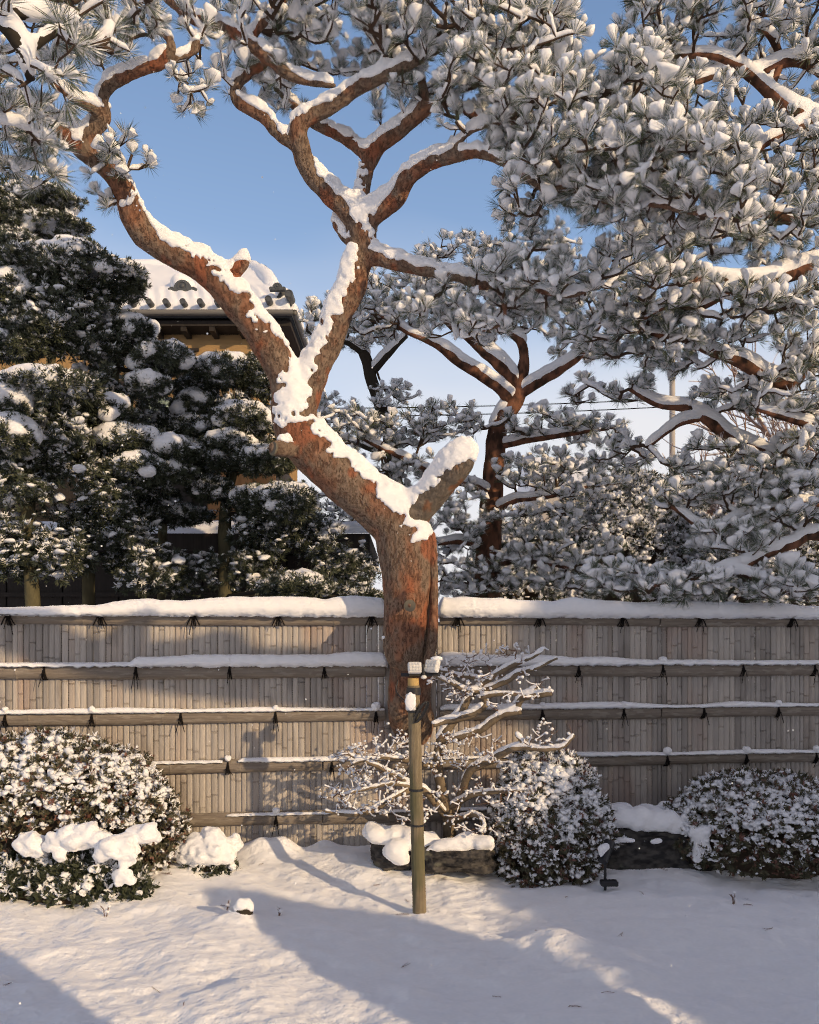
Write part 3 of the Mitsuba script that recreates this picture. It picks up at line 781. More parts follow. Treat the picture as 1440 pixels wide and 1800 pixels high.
pads = [(470, 40, 5.3, 110, 55, .5, 0, 60), (600, 30, 5.2, 140, 60, .6, 0, 105), (760, 60, 5.2, 150, 80, .6, 10, 150), (900, 110, 5.1, 130, 100, .6, 20, 150), (950, 75, 5.2, 65, 60, .5, 30, 60), (850, 190, 5.0, 110, 60, .5, 10, 60),
        (985, 235, 4.9, 150, 85, .5, 20, 170), (1100, 205, 4.8, 120, 65, .5, 30, 120), (1080, 300, 4.7, 170, 50, .5, 12, 150), (1215, 300, 4.5, 115, 65, .4, 25, 110), (1290, 365, 4.4, 50, 45, .3, 0, 26), (930, 330, 4.9, 65, 60, .4, 0, 40),
        (1130, 375, 4.7, 140, 35, .4, 15, 55), (940, 505, 5.25, 110, 50, .4, 5, 100), (770, 545, 5.4, 90, 45, .3, 5, 26), (840, 570, 5.4, 60, 40, .3, 0, 20), (300, 50, 4.9, 90, 50, .4, 0, 24), (335, 165, 4.9, 40, 28, .2, 0, 12), (225, 285, 4.9, 55, 35, .2, 0, 16),
        (50, 150, 4.7, 80, 60, .4, 0, 18), (140, 60, 4.8, 80, 45, .4, 0, 16), (20, 250, 4.6, 60, 30, .3, 0, 12), (600, -70, 5.3, 330, 50, .8, 0, 60), (860, -40, 5.2, 90, 50, .6, 0, 20),
        (420, 130, 5.4, 50, 40, .3, 0, 14), (490, 160, 5.5, 50, 40, .3, 0, 20), (700, 160, 5.4, 70, 40, .4, 0, 22), (180, 330, 4.95, 30, 30, .2, 0, 6), (1080, 480, 5.2, 60, 40, .4, 0, 20)]
tips = pad_points(pads, prng)
foliage(PINE, tips, np.vstack(wood_pts), np.concatenate(wood_rad), prng, near=True, named=300, snow_scale=1.22, base_r=0.0042)
# ------------------------------------------------------------------ pines behind the fence
def pine(key, label, limbs, pads, seed, group=None, named=0, scale=1.02, bark='m_bark_far', snow=0.86, up=0.5, H=0.04, snow_scale=1.12, h=0.022, near=False, trunk_n=1, rmax=0.05, patch=0.85):
    rng = np.random.default_rng(seed)
    tag(key, label, 'tree', group)
    A, B, RA, RB, S, wp, wr = [], [], [], [], [], [], []
    for k, c in enumerate(limbs):
        p, r = limb(c)
        r = r * (1 + 0.2 * (nfbm(p * 7 + k, 2, 3) - 0.5))
        p = p + 0.03 * (np.stack([nfbm(p * 4 + j, 2, 5) for j in (1, 20, 40)], 1) - 0.5)
        A.append(tube(p, r, 9 if r.max() > 0.05 else 6, rough=0.12, seed=k))
        S.append(snow_caps(p, r, seed + k, H=H, patch=patch))
        keep = r < rmax
        wp.append(p[keep]); wr.append(r[keep])
    add(key + '__trunk', join(A[:trunk_n]), bark, smooth=True)
    for a in A[trunk_n:]:
        add(numbered(key + '__branch'), a, bark, smooth=True)
    S = [np.concatenate([x[i] for x in S]) for i in range(4)]
    v, f = sdf_mesh(*S, h, k=70, wobble=0.012, freq=12, seed=seed)
    add(key + '__branch_snow', (v, f), 'm_snow_far', kind='stuff', smooth=True)
    tips = pad_points(pads, rng)
    foliage(key, tips, np.vstack(wp), np.concatenate(wr), rng, near=near, named=named, scale=scale, snow=snow, snow_scale=snow_scale, up=up, base_r=0.0045)


pine('red_pine_001', 'pine with red forked trunk standing behind the fence, right of the big leaning trunk', [
    [(850, 1350, 9.2, 26), (856, 1050, 9.2, 23), (860, 940, 9.2, 22), (864, 880, 9.2, 20), (870, 810, 9.2, 18), (874, 765, 9.2, 17), (888, 733, 9.2, 17), (906, 700, 9.2, 16), (915, 668, 9.2, 14), (922, 632, 9.2, 9), (915, 600, 9.2, 8), (890, 578, 9.2, 6), (860, 540, 9.2, 4)],
    [(910, 690, 9.2, 12), (892, 655, 9.15, 12), (868, 630, 9.1, 11), (846, 612, 9.1, 10), (820, 588, 9.0, 9), (792, 568, 9.0, 8), (765, 535, 9.0, 6), (740, 500, 9.0, 4)],
    [(900, 712, 9.2, 11), (880, 684, 9.1, 11), (840, 656, 9.0, 10), (800, 630, 8.9, 9), (768, 606, 8.9, 7), (720, 585, 8.8, 5), (660, 545, 8.8, 4)],
    [(912, 692, 9.2, 10), (950, 668, 9.1, 10), (985, 648, 9.0, 9), (1020, 622, 9.0, 7), (1060, 560, 9.0, 4)],
    [(866, 870, 9.2, 8), (830, 852, 9.0, 7), (780, 840, 8.9, 6), (700, 800, 8.8, 5), (630, 768, 8.8, 4)],
    [(872, 785, 9.2, 8), (930, 772, 9.0, 7), (1000, 762, 8.9, 6), (1070, 752, 8.9, 4)],
    [(862, 905, 9.2, 8), (905, 880, 9.0, 6), (970, 872, 8.8, 5), (1040, 850, 8.7, 3)],
    [(868, 600, 9.1, 6), (850, 560, 9.1, 6), (880, 520, 9.1, 5), (930, 480, 9.1, 4)],
    [(858, 960, 9.2, 7), (800, 950, 9.0, 6), (740, 960, 8.9, 4)],
    [(858, 990, 9.2, 7), (930, 985, 8.9, 6), (1010, 1000, 8.7, 4)]],
    [(700, 520, 9.2, 80, 45, .6, 0, 75), (810, 470, 9.2, 90, 45, .6, 0, 95), (930, 450, 9.2, 100, 45, .6, 0, 100), (760, 560, 9.0, 80, 30, .4, 0, 45), (860, 545, 9.1, 90, 35, .5, 0, 60), (980, 545, 9.0, 90, 45, .6, 0, 80), (1040, 600, 9.0, 70, 40, .5, 0, 50),
     (650, 565, 8.8, 80, 45, .4, 0, 60), (610, 755, 8.8, 70, 40, .4, 0, 50), (700, 760, 8.8, 80, 35, .4, 0, 60), (780, 745, 8.9, 70, 35, .4, 0, 50), (640, 830, 8.9, 70, 40, .4, 0, 55), (740, 840, 8.9, 70, 40, .4, 0, 50), (960, 745, 8.9, 80, 30, .4, 0, 50), (1050, 765, 8.9, 60, 30, .4, 0, 35),
     (940, 830, 8.8, 80, 35, .4, 0, 60), (1020, 850, 8.7, 80, 45, .4, 0, 60), (820, 900, 8.9, 50, 60, .4, 0, 45), (780, 950, 8.9, 70, 60, .4, 0, 60), (940, 920, 8.7, 80, 40, .4, 0, 55), (930, 1000, 8.8, 90, 50, .4, 0, 70), (820, 1020, 8.8, 80, 40, .4, 0, 50), (1020, 960, 8.6, 80, 50, .4, 0, 55), (1050, 1030, 8.6, 70, 30, .4, 0, 35)], 61, group=None)
pine('dark_pine', 'dark slender pine with crooked trunk behind the fence, seen just right of the red fork', [
    [(690, 1300, 10.6, 15), (695, 1000, 10.6, 14), (700, 900, 10.6, 13), (690, 800, 10.6, 12), (678, 740, 10.6, 11), (660, 690, 10.6, 11), (648, 645, 10.6, 10), (638, 610, 10.6, 9), (650, 580, 10.6, 7), (660, 550, 10.6, 4)],
    [(642, 622, 10.6, 7), (610, 600, 10.5, 6), (570, 596, 10.5, 4), (540, 580, 10.5, 3)],
    [(655, 655, 10.6, 7), (685, 620, 10.5, 6), (715, 590, 10.5, 4)],
    [(690, 800, 10.6, 6), (630, 780, 10.4, 5), (580, 760, 10.4, 4)]],
    [(575, 570, 10.5, 50, 40, .5, 0, 45), (640, 590, 10.5, 60, 30, .4, 0, 40), (640, 530, 10.6, 70, 40, .5, 0, 50), (700, 570, 10.5, 40, 25, .3, 0, 22), (590, 730, 10.4, 50, 40, .4, 0, 45), (690, 700, 10.4, 50, 25, .4, 0, 25), (600, 900, 10.4, 70, 50, .5, 0, 50), (690, 900, 10.4, 60, 60, .5, 0, 50)], 62, bark='m_bark_dark')
pine('spreading_pine', 'snow-heavy pine with crooked limbs reaching in from the right edge', [
    [(1600, 1350, 7.0, 48), (1585, 1000, 7.0, 44), (1570, 700, 7.0, 40), (1550, 420, 6.9, 35), (1515, 160, 6.8, 28), (1450, -60, 6.7, 18), (1380, -200, 6.6, 8)],
    [(1565, 640, 7, 20), (1500, 488, 6.6, 16), (1440, 468, 6.3, 14), (1390, 480, 6.2, 14), (1340, 498, 6.1, 13), (1300, 500, 6.0, 11), (1250, 488, 5.9, 8), (1190, 500, 5.8, 5)],
    [(1545, 430, 6.9, 14), (1470, 378, 6.6, 12), (1400, 388, 6.4, 10), (1340, 374, 6.3, 8), (1290, 405, 6.2, 6), (1230, 430, 6.1, 4)],
    [(1525, 250, 6.8, 15), (1440, 205, 6.6, 13), (1390, 192, 6.5, 12), (1350, 160, 6.5, 10), (1300, 118, 6.4, 8), (1250, 98, 6.3, 6), (1170, 100, 6.3, 4)],
    [(1515, 190, 6.8, 14), (1440, 120, 6.6, 11), (1380, 108, 6.5, 9), (1330, 128, 6.5, 8), (1260, 130, 6.4, 7), (1190, 150, 6.3, 5), (1130, 120, 6.2, 3)],
    [(1350, 160, 6.5, 8), (1370, 110, 6.5, 7), (1350, 60, 6.5, 6), (1300, 30, 6.4, 4)],
    [(1440, 205, 6.6, 9), (1370, 240, 6.4, 8), (1330, 270, 6.3, 7), (1345, 310, 6.2, 5)],
    [(1570, 700, 7, 16), (1440, 640, 6.6, 13), (1390, 675, 6.5, 12), (1345, 660, 6.4, 12), (1300, 636, 6.3, 11), (1240, 612, 6.2, 8), (1180, 592, 6.1, 5), (1100, 580, 6.1, 3)],
    [(1585, 980, 7, 15), (1440, 940, 6.5, 11), (1395, 955, 6.4, 10), (1340, 975, 6.3, 9), (1290, 1000, 6.2, 8), (1240, 1012, 6.2, 5), (1150, 1030, 6.1, 3)],
    [(1275, 1004, 6.2, 7), (1320, 1014, 6.1, 6), (1390, 1045, 6.0, 4)],
    [(1580, 930, 7, 14), (1440, 850, 6.9, 10), (1330, 790, 6.9, 10), (1280, 765, 6.9, 10), (1220, 722, 6.9, 9), (1160, 710, 6.9, 7), (1105, 684, 6.9, 4)],
    [(1238, 732, 6.9, 7), (1190, 748, 6.9, 6), (1138, 785, 6.9, 4)],
    [(1575, 800, 7, 12), (1470, 760, 6.6, 9), (1400, 740, 6.4, 7), (1330, 720, 6.3, 4)],
    [(1580, 960, 7, 12), (1440, 890, 6.7, 8), (1330, 900, 6.6, 7), (1250, 930, 6.6, 6), (1180, 890, 6.7, 4)],
    [(1300, 500, 6.0, 8), (1240, 535, 5.9, 7), (1180, 535, 5.9, 6), (1130, 560, 5.9, 4)]],
    [(1150, 55, 6.2, 75, 65, .5, 0, 60), (1250, 45, 6.3, 110, 60, .6, 0, 85), (1385, 35, 6.4, 100, 60, .6, 0, 80), (1140, 130, 6.2, 55, 45, .4, 0, 30), (1230, 185, 6.2, 80, 35, .4, 0, 36), (1410, 130, 6.5, 50, 50, .4, 0, 26), (1330, 255, 6.3, 90, 40, .5, 0, 45), (1425, 290, 6.3, 60, 70, .5, 0, 55),
     (1270, 415, 6.0, 80, 35, .4, 0, 45), (1390, 420, 6.2, 80, 50, .5, 0, 60), (1130, 455, 6.0, 80, 45, .5, 0, 55), (1150, 525, 5.9, 110, 45, .5, 0, 85), (1300, 560, 6.0, 120, 40, .5, 0, 85), (1425, 555, 6.2, 60, 75, .5, 0, 60), (1090, 585, 6.2, 90, 40, .5, 0, 65), (1200, 625, 6.2, 90, 30, .4, 0, 45), (1390, 690, 6.4, 80, 55, .5, 0, 70),
     (1430, 800, 6.5, 70, 70, .6, 0, 70), (1330, 850, 6.6, 90, 45, .5, 0, 60), (1400, 890, 6.4, 80, 50, .5, 0, 65), (1115, 690, 6.9, 40, 18, .3, 0, 14), (1030, 690, 7.6, 45, 22, .3, 0, 14), (1270, 700, 6.8, 70, 30, .4, 0, 30), (1250, 810, 6.8, 80, 35, .4, 0, 36), (1100, 800, 7.4, 60, 30, .4, 0, 26), (1290, 950, 6.4, 80, 35, .4, 0, 45), (1200, 1030, 6.2, 100, 30, .35, 0, 50), (1380, 1030, 6.1, 80, 40, .4, 0, 55), (1090, 1020, 6.3, 60, 35, .3, 0, 30), (1210, 870, 6.7, 80, 30, .4, 0, 35),
     (1330, 330, 6.2, 60, 35, .4, 0, 30), (1440, -80, 6.6, 200, 60, .8, 0, 90), (1540, 300, 6.8, 120, 200, .8, 0, 150), (1560, 700, 6.8, 120, 200, .8, 0, 130)], 63, named=220)
pine('black_pine', 'dark-limbed pine leaning in at the top left corner with long snowy needles', [
    [(-1100, 2600, 3.2, 80), (-1020, 1500, 3.3, 70), (-900, 700, 3.4, 60), (-600, 200, 3.5, 45), (-250, 10, 3.6, 32), (-60, -30, 3.6, 22), (8, 40, 3.6, 16), (38, 92, 3.6, 13), (52, 140, 3.7, 8)],
    [(-20, 10, 3.6, 12), (40, 25, 3.7, 11), (85, 20, 3.8, 9), (140, 30, 3.9, 6)],
    [(38, 92, 3.6, 8), (85, 60, 3.7, 9), (110, 52, 3.8, 5), (150, 60, 4.0, 3)],
    [(-400, 120, 3.6, 20), (-150, 180, 3.8, 12), (0, 205, 3.9, 7), (60, 225, 4.0, 4)],
    [(-400, 120, 3.6, 20), (-150, 260, 4.0, 12), (0, 280, 4.2, 7), (80, 290, 4.3, 4)]],
    [(70, 110, 3.7, 100, 80, .4, 0, 20), (20, 225, 3.9, 70, 50, .4, 0, 16), (150, 35, 4.0, 100, 45, .4, 0, 18), (40, 290, 4.2, 70, 30, .3, 0, 14), (100, -60, 4.2, 200, 50, .6, 0, 60), (-150, 100, 3.8, 120, 150, .5, 0, 60)], 64, bark='m_bark_dark', H=0.018, patch=0.35, scale=1.1, near=True, named=60, up=0.2, snow=0.75, snow_scale=0.75)
# ------------------------------------------------------------------ house, low outbuilding, clipped trees on the left
def c_plaster(p, n, uv):
    return mikit.mix((0.33, 0.205, 0.09), (0.42, 0.27, 0.13), mikit.fbm(p.x * 3, p.y * 3, p.z * 3, 3))


def c_dark_wood(p, n, uv):
    return mikit.mix((0.018, 0.015, 0.013), (0.045, 0.036, 0.03), mikit.noise(p.x * 90, p.y * 90, p.z * 4) * 0.6 + 0.4 * mikit.fbm(p.x * 4, p.y * 4, p.z * 4, 2))


scene['m_plaster'] = two({'type': 'diffuse', 'reflectance': mikit.proc(c_plaster)})
scene['m_dark_wood'] = two({'type': 'principled', 'base_color': mikit.proc(c_dark_wood), 'roughness': 0.7, 'specular': 0.2})
scene['m_orange_wood'] = two({'type': 'diffuse', 'reflectance': rgb(0.36, 0.19, 0.085)})
scene['m_tile'] = two({'type': 'principled', 'base_color': rgb(0.075, 0.08, 0.085), 'roughness': 0.55, 'specular': 0.4})
scene['m_gutter'] = two({'type': 'principled', 'base_color': rgb(0.16, 0.15, 0.135), 'roughness': 0.5, 'specular': 0.4})
scene['m_green_wall'] = two({'type': 'diffuse', 'reflectance': rgb(0.34, 0.42, 0.34)})
scene['m_glass'] = {'type': 'thindielectric', 'int_ior': 1.5}
HOUSE = 'tiled_house'
tag(HOUSE, 'ochre two-storey house with a snow-covered tiled hip roof, behind the left limb', 'house')
HD = 12.0
c0 = P(513, 545, HD)                                     # right front corner of the eave
ex, ez = c0[0], c0[2]
rz, rd = P(0, 473, 14.4)[2], 14.4
xr = P(436, 473, rd)[0]
xl = -9.0


def roof_patch(corners, nu, nv, lump, seed, thick=0.16):
    """snow lying on a roof plane: a, b along the eave, c, d along the ridge"""
    a, b, c, d = [np.array(x, float) for x in corners]
    u, v = np.meshgrid(np.linspace(0, 1, nu), np.linspace(0, 1, nv), indexing='ij')
    lo, hi = a + (b - a) * u[..., None], d + (c - d) * u[..., None]
    p = lo + (hi - lo) * v[..., None]
    n = np.cross(b - a, d - a); n /= np.linalg.norm(n); n = n if n[2] > 0 else -n
    e = np.minimum(np.minimum(u, 1 - u) * nu, np.minimum(v, 1 - v) * nv) / 3
    h = thick * np.clip(e, 0, 1) ** 0.5 * (0.8 + 0.5 * (nfbm(p * 1.7, 3, seed) - 0.3)) + lump * (0.5 + 0.5 * np.cos(u * nu / 6.0 * 6.283)) * np.clip(1 - v * 3, 0, 1) * np.clip(e, 0, 1)
    p = p + n * h[..., None]
    i = np.arange(nu * nv).reshape(nu, nv)
    q = np.stack([i[:-1, :-1], i[1:, :-1], i[1:, 1:], i[:-1, 1:]], -1).reshape(-1, 4)
    return p.reshape(-1, 3), q


side = P(521, 588, 14.6)
add(HOUSE + '__roof', join([(np.array([[xl, HD, ez], [ex, HD, ez], [xr, rd, rz], [xl, rd, rz], [xl, 17, ez], [ex, 17, ez]]) + [0, 0, -0.02], np.array([[0, 1, 2, 3], [1, 5, 2, 2], [4, 3, 2, 5]])),
                            box(xl, ex - 0.02, HD + 0.03, HD + 0.07, ez - 0.09, ez - 0.0), box(ex - 0.06, ex - 0.01, HD + 0.03, 17, ez - 0.09, ez)]), 'm_tile')
add(HOUSE + '__roof__snow', join([roof_patch([[xl, HD - 0.03, ez], [ex + 0.02, HD - 0.03, ez], [xr, rd, rz], [xl, rd, rz]], 260, 24, 0.05, 3), roof_patch([[ex + 0.03, HD, ez], [ex + 0.03, 17, ez], [xr, rd + 0.3, rz], [xr, rd, rz]], 60, 20, 0.03, 4)]), 'm_snow_far', kind='stuff', smooth=True)
hip = spline(np.array([[ex - 0.10, HD + 0.10, ez + 0.20], [ex - 0.35, HD + 0.6, ez + 0.42], [(ex + xr) / 2, (HD + rd) / 2, (ez + rz) / 2 + 0.12], [xr, rd, rz + 0.02]]), 10)
add(HOUSE + '__roof__hip_ridge', tube(hip, 0.13, 10, rough=0.1), 'm_tile', smooth=True)
w = 0.9 + 0.5 * (nfbm(hip * 3, 2, 2) - 0.5)
add(HOUSE + '__roof__snow_001', tube(hip + [0, 0, 0.03], 0.145 * w, 12, rough=0.15), 'm_snow_far', kind='stuff', smooth=True)
add(HOUSE + '__roof__ridge', tube(np.array([[xl, rd, rz + 0.02], [xr + 0.05, rd, rz + 0.02]]), 0.14, 12), 'm_snow_far', smooth=True)


def end_tile(px, py, D, r):
    """round end of a cover tile with its raised rim"""
    t = trimesh.creation.cylinder(radius=r, height=0.25, sections=14)
    rim = trimesh.creation.torus(major_radius=r * 0.8, minor_radius=r * 0.18, major_sections=14, minor_sections=6)
    rim.apply_translation([0, 0, 0.125])
    m = trimesh.util.concatenate([t, rim])
    m.apply_transform(trimesh.transformations.rotation_matrix(math.pi / 2, [1, 0, 0]))
    return np.array(m.vertices) + P(px, py, D), np.array(m.faces)


for px in (206, 235, 266, 295, 325, 355, 385, 414):
    add(numbered(HOUSE + '__roof__end_tile'), end_tile(px, 535.5, HD - 0.02, 0.045), 'm_tile', smooth=40)
for px, py, r in ((446, 533, .05), (474, 531, .05), (510, 522, .06)):
    add(numbered(HOUSE + '__roof__end_tile'), end_tile(px, py, HD - 0.03, r), 'm_tile', smooth=40)
# the ridge-end ornament tiles: an arched plate with scrolls either side and a boss
def ornament(px, py, D, s):
    th = np.linspace(0, np.pi, 16)
    out = np.concatenate([np.stack([np.cos(th) * s, np.sin(th) * s * 1.05], 1)])
    from shapely.geometry import Polygon
    poly = Polygon(np.vstack([out, [[-s, -0.35 * s], [s, -0.35 * s]]])).union(Polygon([(-1.55 * s, -0.35 * s), (-1.6 * s, 0.1 * s), (-1.2 * s, 0.3 * s), (-0.8 * s, 0), (0.8 * s, 0), (1.2 * s, 0.3 * s), (1.6 * s, 0.1 * s), (1.55 * s, -0.35 * s)]))
    m = trimesh.creation.extrude_polygon(poly, 0.08, engine='earcut')
    parts = [m]
    for cx, r in ((0, 0.5 * s), (-1.2 * s, 0.25 * s), (1.2 * s, 0.25 * s)):
        t = trimesh.creation.torus(major_radius=r, minor_radius=r * 0.22, major_sections=16, minor_sections=6)
        t.apply_translation([cx, 0.35 * s if cx == 0 else -0.02 * s, 0.08]); parts.append(t)
    b = trimesh.creation.icosphere(subdivisions=2, radius=0.24 * s); b.apply_translation([0, 0.35 * s, 0.08]); parts.append(b)
    m = trimesh.util.concatenate(parts)
    m.apply_transform(trimesh.transformations.rotation_matrix(math.pi / 2, [1, 0, 0]))
    return np.array(m.vertices) + P(px, py, D), np.array(m.faces)


add(HOUSE + '__roof__ornament_tile', ornament(323, 512, HD + 0.45, 0.135), 'm_tile', smooth=30)
add(HOUSE + '__roof__ornament_tile_001', ornament(489, 510, HD - 0.02, 0.075), 'm_tile', smooth=30)
add(HOUSE + '__roof__snow_002', (IV * np.array([0.20, 0.35, 0.19]) * (1 + 0.25 * (nfbm(IV * 2, 2, 4) - 0.5))[:, None] + P(323, 508, HD + 0.72), IF), 'm_snow_far', kind='stuff', smooth=True)
add(HOUSE + '__gutter', join([tube(np.array([[xl, HD - 0.06, ez - 0.06], [ex + 0.03, HD - 0.06, ez - 0.06]]), 0.045, 8), tube(np.array([[ex + 0.05, HD - 0.06, ez - 0.06], [ex + 0.05, 17, ez - 0.06]]), 0.045, 8)]), 'm_gutter', smooth=True)
wx = ex - 0.6
WD = HD + 0.42
add(HOUSE + '__soffit', box(xl, ex - 0.03, HD + 0.08, 17, ez - 0.20, ez - 0.12), 'm_dark_wood')
for i in range(14):
    x = ex - 0.35 - i * 0.42
    add(numbered(HOUSE + '__rafter'), box(x - 0.04, x + 0.04, HD + 0.09, HD + 0.415, ez - 0.27, ez - 0.203), 'm_dark_wood')
add(HOUSE + '__wall', box(xl, wx, WD, 17, ez - 1.62, ez - 0.203), 'm_plaster')
add(HOUSE + '__wall_001', box(xl, wx, WD + 0.01, 17, 0, ez - 1.62), 'm_dark_wood', 'dark timber lower wall')
add(HOUSE + '__beam', box(xl, wx + 0.03, WD - 0.05, WD - 0.003, ez - 0.98, ez - 0.90), 'm_dark_wood')
for k, px in enumerate((250, 333, 420)):
    x = P(px, 0, WD)[0]
    add(numbered(HOUSE + '__timber_post'), box(x - 0.05, x + 0.05, WD - 0.05, WD - 0.004, 0.3, ez - 0.984), 'm_dark_wood')
x = P(348, 0, WD)[0]
add(HOUSE + '__window', join([box(x - 0.45, x + 0.02, WD - 0.045, WD - 0.01, ez - 0.84, ez - 0.80), box(x - 0.45, x + 0.02, WD - 0.045, WD - 0.01, ez - 0.46, ez - 0.42), box(x - 0.45, x - 0.40, WD - 0.043, WD - 0.01, ez - 0.80, ez - 0.46), box(x - 0.22, x - 0.18, WD - 0.043, WD - 0.01, ez - 0.80, ez - 0.46)]), 'm_dark_wood')
add(HOUSE + '__window__pane', box(x - 0.395, x - 0.055, WD - 0.02, WD - 0.007, ez - 0.798, ez - 0.462), 'm_tile')
gx0, gx1 = P(255, 0, 12.4)[0], P(392, 0, 12.4)[0]
add(HOUSE + '__green_panel', box(gx0, gx1, WD - 0.06, WD - 0.02, P(0, 765, 12.4)[2], P(0, 700, 12.4)[2]), 'm_green_wall', 'pale green wall panel')
gx0, gx1 = P(365, 0, 12.1)[0], P(480, 0, 12.1)[0]
add(HOUSE + '__lean_to', box(gx0, gx1, 12.1, 12.35, 0, P(0, 812, 12.1)[2]), 'm_orange_wood', 'low orange timber lean-to')
x0, x1 = P(430, 0, 12.2)[0], P(447, 0, 12.2)[0]
add(HOUSE + '__lean_to__post', box(x0, x1, 11.95, 12.09, 0, P(0, 760, 12.3)[2]), 'm_orange_wood')
BARN = 'low_outbuilding'
tag(BARN, 'low dark timber outbuilding with thick snow on its roof, behind the clipped trees', 'shed')
bz, bx1 = P(0, 938, 9.3)[2], P(650, 0, 9.3)[0]
add(BARN + '__wall', box(-8, bx1 - 0.3, 9.7, 11.6, 0, bz - 0.20), 'm_dark_wood')
add(BARN + '__roof', box(-8.2, bx1, 9.3, 11.9, bz - 0.19, bz), 'm_dark_wood')
v, q = roof_patch([[-8.2, 9.28, bz], [bx1 + 0.02, 9.28, bz], [bx1 + 0.02, 11.0, bz + 0.28], [-8.2, 11.0, bz + 0.28]], 200, 30, 0.0, 8, 0.13)
add(BARN + '__roof__snow', (v, q), 'm_snow_far', kind='stuff', smooth=True)
for i in range(22):
    x = bx1 - 0.5 - i * 0.33
    add(numbered(BARN + '__board'), box(x - 0.155, x + 0.155, 9.672, 9.698, 0.02, bz - 0.21 - 0.001 * (i % 3)), 'm_dark_wood')
add(BARN + '__sill', box(-8, bx1 - 0.3, 9.63, 9.671, P(0, 1046, 9.65)[2] - 0.02, P(0, 1046, 9.65)[2] + 0.03), 'm_dark_wood')


# clipped conifers: pads of dark leaf with a cap of snow each
def sprig_template(rng, n=11, L=0.040, W=0.010):
    v, f = [], []
    for i in range(n):
        th, ph = rng.uniform(0.3, 1.45), i * 2.4 + rng.uniform(-0.3, 0.3)
        d = np.array([math.sin(th) * math.cos(ph), math.sin(th) * math.sin(ph), math.cos(th)])
        s = np.cross(d, [0.1, 0.2, 1]); s /= np.linalg.norm(s)
        l = L * rng.uniform(0.7, 1.2); o = np.array([0, 0, i * L * 0.05]) ; k = len(v)
        v += [o, o + d * l * 0.5 + s * W * 0.5, o + d * l, o + d * l * 0.5 - s * W * 0.5]
        f += [[k, k + 1, k + 2], [k, k + 2, k + 3]]
    return np.array(v), np.array(f)


_r = np.random.default_rng(8)
SPRIG = [sprig_template(_r, 11, 0.060, 0.013) for _ in range(6)]
SPRIG_FINE = [sprig_template(_r, 8, 0.034, 0.013) for _ in range(6)]
BLOB = []
for _k in range(8):
    _m = trimesh.creation.icosphere(subdivisions=2)
    _v = np.array(_m.vertices)
    BLOB.append((_v * (1 + 1.3 * (nfbm(_v * 1.9 + 9 * _k, 3, 2) - 0.5))[:, None] * [1, 1, 0.75], np.array(_m.faces)))
BLOB1 = []
for _k in range(8):
    _m = trimesh.creation.icosphere(subdivisions=1)
    _v = np.array(_m.vertices)
    BLOB1.append((_v * (1 + 1.3 * (nfbm(_v * 1.9 + 9 * _k, 3, 2) - 0.5))[:, None] * [1, 1, 0.75], np.array(_m.faces)))


def shell(rng, n, top=0.35):
    """random unit directions, more of them upward"""
    u = rng.normal(size=(n * 3, 3)); u /= np.linalg.norm(u, axis=1, keepdims=True)
    return u[rng.random(len(u)) < np.clip(0.55 + top * u[:, 2], 0.08, 1)][:n]


